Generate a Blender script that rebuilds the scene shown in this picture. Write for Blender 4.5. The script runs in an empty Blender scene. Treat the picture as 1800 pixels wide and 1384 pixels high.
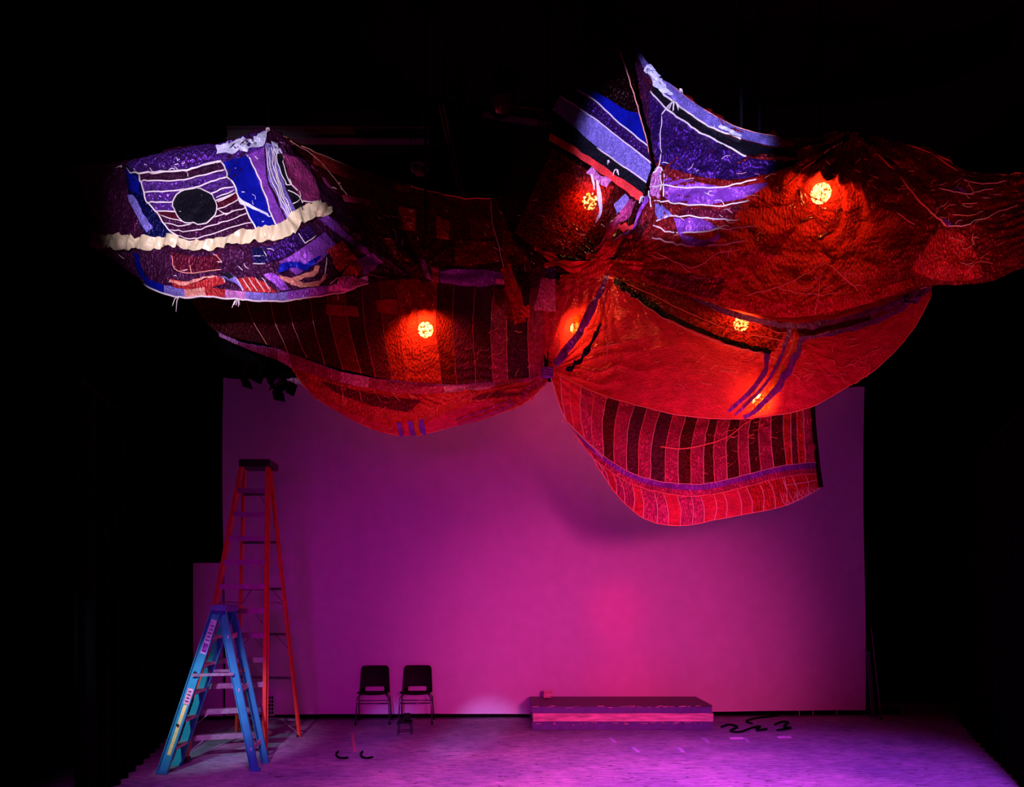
import bpy, bmesh, math, random
import numpy as np
from mathutils import Vector, Matrix
from mathutils.kdtree import KDTree
random.seed(7); rng = np.random.default_rng(7)
sc = bpy.context.scene
COL = sc.collection
PI = math.pi

# ------------------------------------------------------------------ camera, world, lights, exposure
FPX, CX, CY, EYE = 1300.0, 900.0, 1059.0, 1.75      # focal length and level-view centre of the 1800 px photo, eye height
def P(px, py, Y):                                   # a point seen at (px, py), Y metres away
    return Vector(((px-CX)*Y/FPX, Y, EYE-(py-CY)*Y/FPX))
def FL(px, py):                                     # a point on the floor
    return P(px, py, FPX*EYE/(py-CY))
cam = bpy.data.cameras.new('camera'); cam.sensor_width = 36.0; cam.lens = 36.0*FPX/1800.0
cam.shift_y = (CY-692.0)/1800.0
camo = bpy.data.objects.new('camera', cam); COL.objects.link(camo)
camo.location = (0, 0, EYE); camo.rotation_euler = (PI/2, 0, 0); sc.camera = camo

w = bpy.data.worlds.new('world'); sc.world = w; w.use_nodes = True
w.node_tree.nodes['Background'].inputs[0].default_value = (0, 0, 0, 1)
vs = sc.view_settings; vs.view_transform = 'Standard'; vs.look = 'None'; vs.gamma = 1.0; vs.use_curve_mapping = False
vs.exposure = 0.0
sc.cycles.max_bounces = 5; sc.cycles.transparent_max_bounces = 8
sc.cycles.sample_clamp_indirect = 4.0

def spot(name, loc, tgt, color, power, angle, blend=0.6, radius=0.15):
    l = bpy.data.lights.new(name, 'SPOT'); l.energy = power; l.color = color
    l.spot_size = math.radians(angle); l.spot_blend = blend; l.shadow_soft_size = radius
    o = bpy.data.objects.new(name, l); COL.objects.link(o); o.location = loc
    o.rotation_euler = (Vector(tgt)-Vector(loc)).to_track_quat('-Z', 'Y').to_euler()
    return o
# front-of-house lamps (behind the camera) and low red and magenta spots added below the frame
spot('wash_magenta', (2.4, -2.2, 2.2), (1.5, 11, 0.7), (1.0, 0.045, 0.30), 3000, 32, 1.0, 0.6)
spot('wash_wide', (0.5, -2.2, 2.4), (0.6, 11, 0.3), (0.85, 0.0, 0.30), 640, 56, 1.0, 0.5)
spot('wash_violet', (-1.5, -2.2, 2.0), (-1.4, 11, 0.5), (0.60, 0.0, 0.62), 900, 38, 1.0, 0.5)
spot('floor_violet', (3.0, 2.5, 6.8), (3.1, 6.4, 0), (0.46, 0.05, 1.0), 4000, 46, 1.0, 0.4)
spot('floor_pink', (0.8, 2.5, 6.8), (0.9, 6.5, 0), (1.0, 0.11, 0.80), 4000, 42, 1.0, 0.4)
spot('floor_left', (-1.2, 2.5, 6.0), (-1.6, 6.8, 0), (0.75, 0.06, 0.9), 1100, 40, 1.0, 0.4)
spot('screen_red', (3.0, 0.5, 1.0), P(1085, 1075, 11.2), (1.0, 0.0, 0.01), 900, 6.5, 1.0, 0.2)  # added spot standing for a red smudge on the screen; no such lamp
spot('screen_red_low', (2.2, 0.5, 1.6), P(1100, 1185, 11.2), (1.0, 0.0, 0.01), 520, 8.5, 1.0, 0.2)  # second added spot, for the lower red smudge
spot('screen_base_violet', (-1.6, 2.6, 1.6), (-0.35, 11.0, -0.25), (0.40, 0.26, 1.0), 1500, 9, 1.0, 0.05)  # added spot for the lavender glow at the screen foot
spot('screen_base_violet_left', (-1.6, 2.6, 1.6), (-1.75, 11.0, -0.22), (0.34, 0.14, 1.0), 800, 8, 1.0, 0.05)  # its added partner, lighting the screen foot behind the chairs
spot('screen_warm', (-5.6, 6.2, 3.0), P(447, 915, 10.95), (0.55, 0.52, 0.16), 260, 9, 1.0, 0.1)
spot('added_red_left', (-1.6, 3.2, 0.25), (-1.0, 7.4, 3.8), (1.0, 0.05, 0.10), 600, 42, 1.0, 0.06)  # unseen low spots added to redden the cloths from the front
spot('added_red_centre', (0.9, 3.0, 0.25), (1.6, 7.3, 3.3), (1.0, 0.05, 0.10), 900, 38, 1.0, 0.06)
spot('added_red_right', (3.2, 3.2, 0.25), (3.5, 6.8, 4.6), (1.0, 0.05, 0.08), 560, 42, 1.0, 0.06)
spot('added_magenta', (1.6, 2.4, 0.3), (1.9, 7.7, 3.0), (1.0, 0.10, 0.42), 260, 26, 1.0, 0.15)
spot('special_left', (-1.2, -1.0, 2.5), P(388, 380, 6.5), (0.64, 0.56, 1.0), 6800, 15.6, 0.8, 0.06)
spot('special_centre', (1.0, -1.0, 3.4), P(1180, 272, 7.2), (0.46, 0.43, 1.0), 9500, 12.6, 0.35, 0.06)
spot('added_gather', (0.6, 2.8, 0.3), P(1085, 440, 7.0), (1.0, 0.05, 0.12), 800, 11, 1.0, 0.05)  # unseen spot added to brighten the twisted strips
spot('special_right', (2.6, 1.0, 0.6), P(1685, 440, 6.5), (1.0, 0.28, 0.42), 700, 7, 1.0, 0.05)
spot('ladder_blue', (-3.3, 2.4, 3.7), FL(362, 1338) + Vector((0, 0, 0.34)), (0.42, 0.74, 1.0), 900, 13.5, 1.0, 0.05)
spot('ladder_violet', (-3.2, 4.4, 6.4), P(376, 1100, 7.65), (0.70, 0.38, 1.0), 260, 9, 1.0, 0.05)
spot('ladder_lilac', (-2.3, 3.4, 3.0), (-3.0, 8.1, 0.55), (0.80, 0.36, 1.0), 900, 15, 1.0, 0.08)

# ------------------------------------------------------------------ materials
def mat(name, base, rough=0.5, metal=0.0, bump=0.0, bscale=60.0, trans=0.0, clear=0.0, clearcol=None, tcol=None,
        var=0.0, vscale=8.0, emit=None, estr=0.0, stretch=(1, 1, 1), spec=0.5, glit=0.0):
    m = bpy.data.materials.new(name); m.use_nodes = True
    nt = m.node_tree; N = nt.nodes; L = nt.links
    b = N['Principled BSDF']; out = N['Material Output']
    b.inputs['Base Color'].default_value = (*base, 1); b.inputs['Roughness'].default_value = rough
    b.inputs['Metallic'].default_value = metal; b.inputs['Specular IOR Level'].default_value = spec
    tc = N.new('ShaderNodeTexCoord'); mp = N.new('ShaderNodeMapping'); mp.inputs['Scale'].default_value = stretch
    L.new(tc.outputs['Object'], mp.inputs['Vector'])
    colsock = None
    if var:
        n = N.new('ShaderNodeTexNoise'); n.inputs['Scale'].default_value = vscale; n.inputs['Detail'].default_value = 5
        L.new(mp.outputs[0], n.inputs['Vector'])
        r = N.new('ShaderNodeMapRange'); r.inputs[1].default_value = 0.3; r.inputs[2].default_value = 0.7
        r.inputs[3].default_value = 1-var; r.inputs[4].default_value = 1+var*0.6
        L.new(n.outputs['Fac'], r.inputs[0])
        x = N.new('ShaderNodeMix'); x.data_type = 'RGBA'; x.blend_type = 'MULTIPLY'; x.inputs[0].default_value = 1
        x.inputs[6].default_value = (*base, 1); L.new(r.outputs[0], x.inputs[7])
        colsock = x.outputs[2]; L.new(colsock, b.inputs['Base Color'])
    if emit:
        b.inputs['Emission Color'].default_value = (*emit, 1); b.inputs['Emission Strength'].default_value = estr
    nrm = None
    if bump:
        n = N.new('ShaderNodeTexNoise'); n.inputs['Scale'].default_value = bscale; n.inputs['Detail'].default_value = 4
        L.new(mp.outputs[0], n.inputs['Vector'])
        bp = N.new('ShaderNodeBump'); bp.inputs['Strength'].default_value = bump; bp.inputs['Distance'].default_value = 0.02
        L.new(n.outputs['Fac'], bp.inputs['Height']); nrm = bp.outputs[0]
        if glit:                                    # crushed foil: sharp-edged cells of slightly different tilt
            v = N.new('ShaderNodeTexVoronoi'); v.inputs['Scale'].default_value = bscale*0.7
            L.new(mp.outputs[0], v.inputs['Vector'])
            b2 = N.new('ShaderNodeBump'); b2.inputs['Strength'].default_value = glit; b2.inputs['Distance'].default_value = 0.03
            L.new(v.outputs['Distance'], b2.inputs['Height']); L.new(nrm, b2.inputs['Normal']); nrm = b2.outputs[0]
        L.new(nrm, b.inputs['Normal'])
    sh = b.outputs[0]
    if trans:
        t = N.new('ShaderNodeBsdfTranslucent'); t.inputs[0].default_value = (*(tcol or base), 1)
        if nrm: L.new(nrm, t.inputs['Normal'])
        x = N.new('ShaderNodeMixShader'); x.inputs[0].default_value = trans
        L.new(sh, x.inputs[1]); L.new(t.outputs[0], x.inputs[2]); sh = x.outputs[0]
    if clear:
        t = N.new('ShaderNodeBsdfTransparent'); t.inputs[0].default_value = (*(clearcol or base), 1)
        x = N.new('ShaderNodeMixShader')
        wn = N.new('ShaderNodeTexNoise'); wn.inputs['Scale'].default_value = 42; wn.inputs['Detail'].default_value = 3; L.new(tc.outputs['Object'], wn.inputs['Vector'])
        wr = N.new('ShaderNodeMapRange'); wr.inputs[1].default_value = 0.40; wr.inputs[2].default_value = 0.62; wr.inputs[3].default_value = 0.0; wr.inputs[4].default_value = clear*2
        L.new(wn.outputs['Fac'], wr.inputs[0]); L.new(wr.outputs[0], x.inputs[0])
        L.new(sh, x.inputs[1]); L.new(t.outputs[0], x.inputs[2]); sh = x.outputs[0]
    L.new(sh, out.inputs[0])
    return m

CLEAR = (1.0, 0.60, 0.34)
def cloth_mat(name, base, rough=0.24, metal=0.62, bump=0.75, bscale=50, trans=0.22, clear=0.09, tcol=None, glit=0.7, spec=0.5, ccol=CLEAR, stretch=(1.5, 1.5, 0.7), var=0.35):
    return mat(name, base, rough, metal, bump, bscale, trans, clear, ccol, tcol, var, 9.0, stretch=stretch, glit=glit, spec=spec)
M = {
 'red':      cloth_mat('red lame cloth', (0.74, 0.035, 0.03), metal=0.4, tcol=(0.9, 0.045, 0.02)),
 'deepred':  cloth_mat('deep red sheer cloth', (0.34, 0.014, 0.014), tcol=(0.75, 0.03, 0.014)),
 'maroon':   cloth_mat('maroon cloth', (0.085, 0.005, 0.008), tcol=(0.30, 0.012, 0.008)),
 'wine':     cloth_mat('wine cloth', (0.22, 0.010, 0.035), tcol=(0.35, 0.015, 0.03)),
 'crimson':  cloth_mat('crimson silk', (0.82, 0.035, 0.085), metal=0.35, glit=0.3, tcol=(0.9, 0.05, 0.03), stretch=(1, 1, 3)),
 'scarlet':  cloth_mat('scarlet satin strap', (0.88, 0.03, 0.025), metal=0.0, rough=0.5, glit=0.0, clear=0, trans=0.25),
 'magenta':  cloth_mat('magenta cloth', (0.60, 0.06, 0.22), metal=0.5, glit=0.5, tcol=(0.5, 0.03, 0.10)),
 'soot':     cloth_mat('soot red cloth', (0.020, 0.002, 0.003), tcol=(0.10, 0.004, 0.003), clear=0.30, ccol=(1, 0.9, 0.7)),
 'gauzered': cloth_mat('thin red gauze', (0.74, 0.035, 0.03), metal=0.4, tcol=(0.9, 0.045, 0.02), clear=0.38, ccol=(1, 0.85, 0.6)),
 'gauzedark': cloth_mat('thin dark red gauze', (0.34, 0.014, 0.014), tcol=(0.75, 0.03, 0.014), clear=0.34, ccol=(1, 0.85, 0.6)),
 'gauzemaroon': cloth_mat('thin maroon gauze', (0.11, 0.005, 0.008), tcol=(0.4, 0.012, 0.008), clear=0.38, ccol=(1, 0.9, 0.7)),
 'plum':     cloth_mat('plum cloth', (0.10, 0.012, 0.06), tcol=(0.2, 0.01, 0.05)),
 'pink':     cloth_mat('pink sparkling cloth', (0.80, 0.25, 0.52), metal=0.2, clear=0, trans=0.2),
 'purple':   cloth_mat('purple foil cloth', (0.34, 0.09, 0.66), metal=0.9, rough=0.24, clear=0, trans=0.05, bump=1.0, glit=0.8),
 'darkviolet': cloth_mat('dark violet cloth', (0.10, 0.02, 0.22), metal=0.85, rough=0.25, clear=0, trans=0.05, bump=1.0, glit=0.7),
 'lilac':    cloth_mat('lilac cloth', (0.44, 0.33, 0.88), metal=0.4, clear=0, trans=0.15, stretch=(4, 4, 1)),
 'orchid':   cloth_mat('orchid satin', (0.40, 0.08, 0.55), metal=0.5, clear=0, trans=0.15, glit=0.3),
 'blue':     cloth_mat('ultramarine satin', (0.006, 0.010, 0.34), metal=0.5, rough=0.26, clear=0, trans=0.05, glit=0.15, bump=0.4),
 'navy':     cloth_mat('navy cloth', (0.004, 0.004, 0.06), metal=0.5, clear=0, trans=0.05),
 'cream':    cloth_mat('cream ruffled satin', (0.80, 0.64, 0.30), metal=0.1, rough=0.35, clear=0, trans=0.15, glit=0.0, bump=0.5, bscale=22, var=0.2),
 'white':    cloth_mat('white satin', (0.88, 0.86, 0.88), metal=0.1, clear=0, trans=0.15, glit=0.2, var=0.1),
 'salmon':   cloth_mat('salmon satin', (0.80, 0.28, 0.16), metal=0.2, clear=0, trans=0.15, glit=0.1),
 'black':    cloth_mat('black cloth', (0.005, 0.004, 0.006), metal=0.1, clear=0, trans=0.0, glit=0.4, var=0.0, rough=0.5, spec=0.08),
 'purpleband': cloth_mat('violet gathered ribbon', (0.20, 0.05, 0.58), metal=0.3, clear=0, trans=0.1, bump=1.0, bscale=30, glit=0.0),
 'gold':     cloth_mat('gold sheer cloth', (0.95, 0.45, 0.05), metal=0.4, tcol=(1, 0.5, 0.04), trans=0.5),
 'thread':   mat('cream seam thread', (0.85, 0.72, 0.55), 0.45, 0, 0.3, 200, trans=0.15),
 'redthread': mat('red seam thread', (0.92, 0.34, 0.20), 0.4, 0.1, 0.3, 200, trans=0.15),
 'blackmetal': mat('black enamelled steel', (0.003, 0.0026, 0.003), 0.8, 0.0, 0.1, 90, spec=0.05),
 'rope':     mat('black rope', (0.003, 0.0025, 0.0025), 0.9, 0, 0.4, 200, spec=0.05),
 'lens':     mat('lit lamp lens', (1, 0.6, 0.3), 0.3, emit=(1.0, 0.55, 0.20), estr=75),
 'screen':   mat('white projection cloth', (0.80, 0.78, 0.80), 0.8, 0, 0.10, 240, var=0.05, vscale=5, spec=0.15),
 'drape':    mat('black velour', (0.0015, 0.0012, 0.0015), 0.95, 0, 0.3, 120, spec=0.05),
 'blackwall': mat('black painted wall', (0.004, 0.0035, 0.004), 0.9, 0, 0.3, 30, spec=0.05),
 'beam':     mat('dark painted steel beam', (0.06, 0.03, 0.03), 0.7, 0, 0.2, 40),
}

# ------------------------------------------------------------------ mesh helpers
def mesh_obj(name, verts, faces, material, parent=None, smooth=False):
    me = bpy.data.meshes.new(name); me.from_pydata([tuple(v) for v in verts], [], faces); me.update()
    if smooth: me.polygons.foreach_set('use_smooth', [True]*len(me.polygons))
    me.materials.append(material)
    o = bpy.data.objects.new(name, me); COL.objects.link(o)
    if parent is not None: link_child(o, parent)
    return o
def link_child(o, parent):
    loc = Vector((0, 0, 0)); p = parent
    o.parent = parent
    o.matrix_parent_inverse = parent.matrix_basis.inverted() if parent.parent is None else (parent.parent.matrix_basis @ parent.matrix_parent_inverse @ parent.matrix_basis).inverted()
def tag(o, label=None, cat=None, group=None, kind=None):
    if label: o['label'] = label
    if cat: o['category'] = cat
    if group: o['group'] = group
    if kind: o['kind'] = kind
    return o
def thing(name, label, cat, loc=(0, 0, 0), group=None):
    o = bpy.data.objects.new(name, None); COL.objects.link(o); o.location = loc; o.empty_display_size = 0.1
    bpy.context.view_layer.update()
    return tag(o, label, cat, group)
class MB:                                           # collects pieces of one mesh
    def __init__(s): s.v = []; s.f = []
    def add(s, verts, faces):
        b = len(s.v); s.v += [tuple(v) for v in verts]; s.f += [tuple(i+b for i in f) for f in faces]; return s
    def box(s, c, d, rot=None, bev=0.0):
        bm = bmesh.new(); bmesh.ops.create_cube(bm, size=1.0)
        for v in bm.verts: v.co = Vector((v.co.x*d[0], v.co.y*d[1], v.co.z*d[2]))
        if bev: bmesh.ops.bevel(bm, geom=bm.edges[:], offset=bev, segments=2, affect='EDGES')
        mt = Matrix.Translation(Vector(c)) @ (rot.to_4x4() if rot else Matrix.Identity(4))
        bm.transform(mt); bm.verts.index_update()
        s.add([v.co for v in bm.verts], [[v.index for v in f.verts] for f in bm.faces]); bm.free(); return s
    def extrude(s, prof, p, q, side):               # a profile (x along side, y along normal) swept from p to q
        p, q = Vector(p), Vector(q); d = (q-p).normalized(); x = (Vector(side)-d*Vector(side).dot(d)).normalized(); y = d.cross(x)
        n = len(prof); vs_ = [p+x*a+y*b for a, b in prof]+[q+x*a+y*b for a, b in prof]
        fs = [(i, (i+1) % n, n+(i+1) % n, n+i) for i in range(n)]+[tuple(range(n))[::-1], tuple(range(n, 2*n))]
        return s.add(vs_, fs)
    def bar(s, p, q, w_, h_, side):
        a, b = w_/2, h_/2
        return s.extrude([(-a, -b), (a, -b), (a, b), (-a, b)], p, q, side)
    def channel(s, p, q, w_, h_, side, t=0.006):    # C-channel rail: web plus two flanges
        a = w_/2
        return s.extrude([(-a, 0), (a, 0), (a, h_), (a-t, h_), (a-t, t), (-a+t, t), (-a+t, h_), (-a, h_)], p, q, side)
    def tube(s, pts, r, n=6, closed=False):
        pts = [Vector(p) for p in pts]; m = len(pts); ring = []
        up = None
        for i, p in enumerate(pts):
            t = (pts[min(i+1, m-1)]-pts[max(i-1, 0)])
            t = t.normalized() if t.length > 1e-9 else Vector((0, 0, 1))
            if up is None: up = t.orthogonal().normalized()
            up = (up-t*up.dot(t)); up = up.normalized() if up.length > 1e-6 else t.orthogonal().normalized()
            b_ = t.cross(up); rr = r[i] if hasattr(r, '__len__') else r
            ring.append([p+(up*math.cos(2*PI*k/n)+b_*math.sin(2*PI*k/n))*rr for k in range(n)])
        vs_ = [v for rg in ring for v in rg]
        fs = [(i*n+k, i*n+(k+1) % n, (i+1)*n+(k+1) % n, (i+1)*n+k) for i in range(m-1) for k in range(n)]
        fs += [tuple(range(n))[::-1], tuple(range((m-1)*n, m*n))]
        return s.add(vs_, fs)
    def lathe(s, prof, origin, axis, n=24):         # prof: (radius, distance along axis)
        axis = Vector(axis).normalized(); x = axis.orthogonal().normalized(); y = axis.cross(x); o_ = Vector(origin)
        vs_ = [o_+axis*h+(x*math.cos(2*PI*k/n)+y*math.sin(2*PI*k/n))*r for r, h in prof for k in range(n)]
        fs = [(i*n+k, i*n+(k+1) % n, (i+1)*n+(k+1) % n, (i+1)*n+k) for i in range(len(prof)-1) for k in range(n)]
        return s.add(vs_, fs)
    def build(s, name, material, parent=None, smooth=False): return mesh_obj(name, s.v, s.f, material, parent, smooth)

def spline(pts, n):                                 # Catmull-Rom through pts, n samples even in length
    p = np.array(pts, float)
    if len(p) == 2: return p[0]+(p[1]-p[0])*np.linspace(0, 1, n)[:, None]
    e = np.vstack([2*p[0]-p[1], p, 2*p[-1]-p[-2]]); out = []
    for i in range(len(p)-1):
        a, b, c, d = e[i:i+4]; t = np.linspace(0, 1, 16, endpoint=False)[:, None]
        out.append(0.5*((2*b)+(-a+c)*t+(2*a-5*b+4*c-d)*t*t+(-a+3*b-3*c+d)*t**3))
    q = np.vstack(out+[p[-1:]]); l = np.r_[0, np.cumsum(np.linalg.norm(np.diff(q, axis=0), axis=1))]
    if l[-1] < 1e-9: return np.repeat(p[:1], n, 0)
    t = np.linspace(0, l[-1], n)
    return np.stack([np.interp(t, l, q[:, k]) for k in range(q.shape[1])], 1)

def vnoise(x, y, seed):                             # smooth value noise on arrays
    g = np.random.default_rng(seed).random((64, 64))
    xi = np.floor(x).astype(int); yi = np.floor(y).astype(int); fx = x-xi; fy = y-yi
    fx = fx*fx*fx*(fx*(6*fx-15)+10); fy = fy*fy*fy*(fy*(6*fy-15)+10)
    a = g[xi % 64, yi % 64]; b = g[(xi+1) % 64, yi % 64]; c = g[xi % 64, (yi+1) % 64]; d = g[(xi+1) % 64, (yi+1) % 64]
    return (a*(1-fx)+b*fx)*(1-fy)+(c*(1-fx)+d*fx)*fy-0.5
def ridged(x, y, seed): return (0.25-np.abs(vnoise(x, y, seed)))*2

# ------------------------------------------------------------------ a hanging cloth: a surface spanned between four edges, sagging and creased
class Cloth:
    def __init__(s, root, top, bottom, left=None, right=None, bulge=0.25, sag=0.0, folds=(), crease=0.02, cscale=2.2, fine=0.006,
                 nu=200, nv=120, seed=1, aniso=(1, 1), bend=0):
        s.root = root
        W3 = lambda c: [tuple(P(*q)) for q in c]
        T = spline(W3(top), nu); B = spline(W3(bottom), nu)
        L = spline(W3(left or [top[0], bottom[0]]), nv); R = spline(W3(right or [top[-1], bottom[-1]]), nv)
        u = np.linspace(0, 1, nu)[:, None, None]; v = np.linspace(0, 1, nv)[None, :, None]
        S = (1-v)*T[:, None]+v*B[:, None]+(1-u)*L[None]+u*R[None]-((1-u)*(1-v)*T[0]+u*(1-v)*T[-1]+(1-u)*v*B[0]+u*v*B[-1])
        belly = (np.sin(PI*u)**0.7)*(np.sin(PI*v)**0.8)
        S = S+belly*np.array([0, -bulge, -sag])
        s.S = S; s.nu, s.nv = nu, nv; s.normals()
        lu = np.linalg.norm(np.diff(T, axis=0), axis=1).sum(); lv = max(np.linalg.norm(np.diff(L, axis=0), axis=1).sum(), np.linalg.norm(B[nu//2]-T[nu//2]))
        U = (u*lu)[:, :, 0]+0*v[:, :, 0]; V = (v*lv)[:, :, 0]+0*u[:, :, 0]
        d = crease*ridged(U*cscale*aniso[0]+3.1, V*cscale*aniso[1]+1.7, seed)
        d += 0.5*crease*ridged(U*cscale*2.3*aniso[0]+9, V*cscale*2.3*aniso[1]+5, seed+1)
        d += fine*ridged(U*cscale*6+2, V*cscale*6+8, seed+2)+fine*0.7*vnoise(U*cscale*13, V*cscale*13, seed+3)
        Q = s.px(S)
        for (fx, fy, amp, k, reach, ph) in folds:    # creases that run out from a tied point
            dx, dy = Q[..., 0]-fx, Q[..., 1]-fy; r = np.hypot(dx, dy); th = np.arctan2(dy, dx)
            wv = th*k+ph+5.0*vnoise(r/90+7, th*2+3, seed+5)+3.0*vnoise(r/40, th*5, seed+8)
            d += 0.65*amp*(1-np.abs(np.sin(wv))*2)*np.exp(-r/reach)*np.minimum(1, r/40)*(0.6+0.8*(vnoise(th*6, r/120, seed+6)+0.5))
        s.S = S+s.N*d[..., None]; s.normals(); s.Q = s.px(s.S); s.flat = s.Q.reshape(-1, 2)
        s.kd = KDTree(len(s.flat))
        for k_, (a_, b_) in enumerate(s.flat.tolist()): s.kd.insert((a_, b_, 0.0), k_)
        s.kd.balance()
    def px(s, S): return np.stack([CX+S[..., 0]*FPX/S[..., 1], CY-(S[..., 2]-EYE)*FPX/S[..., 1]], -1)
    def normals(s):
        n = np.cross(np.gradient(s.S, axis=0), np.gradient(s.S, axis=1)); l = np.linalg.norm(n, axis=-1, keepdims=True)
        n = n/np.maximum(l, 1e-9)
        if n[..., 1].mean() > 0: n = -n              # facing the stalls
        s.N = n
    def inv(s, pts):                                 # where on the cloth a seen point lies
        pts = np.asarray(pts, float).reshape(-1, 2); uv = np.empty((len(pts), 2))
        k = np.array([s.kd.find((a_, b_, 0.0))[1] for a_, b_ in pts.tolist()]); uv[:, 0] = k//s.nv; uv[:, 1] = k % s.nv
        for _ in range(2):
            q = s.bil(s.Q, uv); e = 0.5
            a = uv.copy(); a[:, 0] = np.clip(a[:, 0]+e, 0, s.nu-1); b = uv.copy(); b[:, 0] = np.clip(b[:, 0]-e, 0, s.nu-1)
            Ju = (s.bil(s.Q, a)-s.bil(s.Q, b))/np.maximum(a[:, :1]-b[:, :1], 1e-6)
            a = uv.copy(); a[:, 1] = np.clip(a[:, 1]+e, 0, s.nv-1); b = uv.copy(); b[:, 1] = np.clip(b[:, 1]-e, 0, s.nv-1)
            Jv = (s.bil(s.Q, a)-s.bil(s.Q, b))/np.maximum(a[:, 1:]-b[:, 1:], 1e-6)
            det = Ju[:, 0]*Jv[:, 1]-Ju[:, 1]*Jv[:, 0]; det = np.where(np.abs(det) < 0.05, np.inf, det); r = pts-q
            du = (r[:, 0]*Jv[:, 1]-r[:, 1]*Jv[:, 0])/det; dv = (Ju[:, 0]*r[:, 1]-Ju[:, 1]*r[:, 0])/det
            uv = np.clip(uv+np.clip(np.stack([du, dv], 1), -1.2, 1.2), 0, [s.nu-1, s.nv-1])
        return uv
    def bil(s, G, uv):
        i = np.minimum(uv[:, 0].astype(int), s.nu-2); j = np.minimum(uv[:, 1].astype(int), s.nv-2)
        a = (uv[:, 0]-i)[:, None]; b = (uv[:, 1]-j)[:, None]
        return (G[i, j]*(1-a)+G[i+1, j]*a)*(1-b)+(G[i, j+1]*(1-a)+G[i+1, j+1]*a)*b
    def at(s, pts, off=0.0):
        uv = s.inv(pts); return s.bil(s.S, uv)+s.bil(s.N, uv)*off
    def base(s, name, m):
        v = s.S.reshape(-1, 3); i = np.arange(s.nu-1)[:, None]*s.nv+np.arange(s.nv-1)[None]
        f = np.stack([i, i+s.nv, i+s.nv+1, i+1], -1).reshape(-1, 4)
        return mesh_obj(name, v.tolist(), f.tolist(), m, s.root, True)
    def strip(s, a, b, m, name='fabric_strip', off=0.012, step=5.0, parent=None, label=None):
        a = np.array(a, float); b = np.array(b, float)
        la = np.linalg.norm(np.diff(a, axis=0), axis=1).sum(); lb = np.linalg.norm(np.diff(b, axis=0), axis=1).sum()
        n = int(np.clip(max(la, lb)/step, 4, 200))+1
        A = spline(a, n); B = spline(b, n); w_ = np.linalg.norm(A-B, axis=1).max(); k = int(np.clip(w_/step, 2, 40))+1
        t = np.linspace(0, 1, k)[None, :, None]; G = A[:, None]*(1-t)+B[:, None]*t
        W = s.at(G.reshape(-1, 2), off); i = np.arange(n-1)[:, None]*k+np.arange(k-1)[None]
        f = np.stack([i, i+k, i+k+1, i+1], -1).reshape(-1, 4)
        o = mesh_obj(name, W.tolist(), f.tolist(), m, parent or s.root, True)
        if label: o['label'] = label
        return o
    def ribbon(s, line, width, m, name='ribbon', off=0.02, jag=0.0, **kw):
        kw.setdefault('step', 2.6); off += 0.012
        q = spline(line, max(6, int(np.linalg.norm(np.diff(np.array(line, float), axis=0), axis=1).sum()/3)))
        t = np.gradient(q, axis=0); nn = np.stack([-t[:, 1], t[:, 0]], 1); nn /= np.maximum(np.linalg.norm(nn, axis=1, keepdims=True), 1e-6)
        wd = np.full(len(q), (width if not hasattr(width, '__len__') else 1)/2)*(1+jag*(rng.random(len(q))-0.5))
        if hasattr(width, '__len__'): wd = np.interp(np.linspace(0, 1, len(q)), np.linspace(0, 1, len(width)), np.array(width)/2)
        return s.strip(q-nn*wd[:, None], q+nn*wd[:, None], m, name, off, **kw)
    def seam(s, line, r=0.006, m=None, off=0.016, wob=0.8, parent=None):
        L_ = np.linalg.norm(np.diff(np.array(line, float), axis=0), axis=1).sum(); n = max(5, int(L_/7))
        q = spline(line, n)
        x = np.linspace(0, L_/14, n); sd = int(rng.integers(1e6))
        q = q+wob*2*np.stack([vnoise(x, x*0+1.3, sd), vnoise(x, x*0+7.3, sd+1)], 1)
        return MB().tube(s.at(q, off).tolist(), r, 4).build('seam', m or M['thread'], parent or s.root, True)
    def disc(s, c, rx, ry, rot, m, name, off=0.018):
        vs_, fs = [], []; nr, na = 7, 36; pts = []
        for i in range(nr+1):
            for k in range(na):
                t = 2*PI*k/na; r = max(i/nr, 0.01); x, y = rx*r*math.cos(t), ry*r*math.sin(t)
                pts.append((c[0]+x*math.cos(rot)-y*math.sin(rot), c[1]+x*math.sin(rot)+y*math.cos(rot)))
        W = s.at(pts, off); fs = [(i*na+k, i*na+(k+1) % na, (i+1)*na+(k+1) % na, (i+1)*na+k) for i in range(nr) for k in range(na)]
        return mesh_obj(name, W.tolist(), fs, m, s.root, True)
    def tuft(s, at, n=5, length=0.09, m=None):       # loose thread ends at a tie
        p = Vector(s.at([at], 0.02)[0]); mb = MB()
        for k in range(n):
            a = random.uniform(-0.9, 0.9); l = length*random.uniform(0.5, 1.1)
            mb.tube([p, p+Vector((math.sin(a)*l*0.5, -0.02, -l*0.3)), p+Vector((math.sin(a)*l*0.9, -0.02, -l))], [0.005, 0.0045, 0.003], 4)
        return mb.build('thread_tuft', m or M['thread'], s.root)
CEIL = 8.3; HANG = CEIL-0.03
def tie(root, px, py, Y, name='tie_rope'):           # the rope that carries a tied point
    p = P(px, py, Y); return MB().tube([p, Vector((p.x+0.03, p.y, (p.z+HANG)/2)), Vector((p.x, p.y, HANG))], 0.004, 6).build(name, M['rope'], root)

# ------------------------------------------------------------------ the setting
def struct(o): o['kind'] = 'structure'; return o
def plane(name, pts, m, n=1):
    return struct(mesh_obj(name, pts, [tuple(range(len(pts)))], m))
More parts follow.
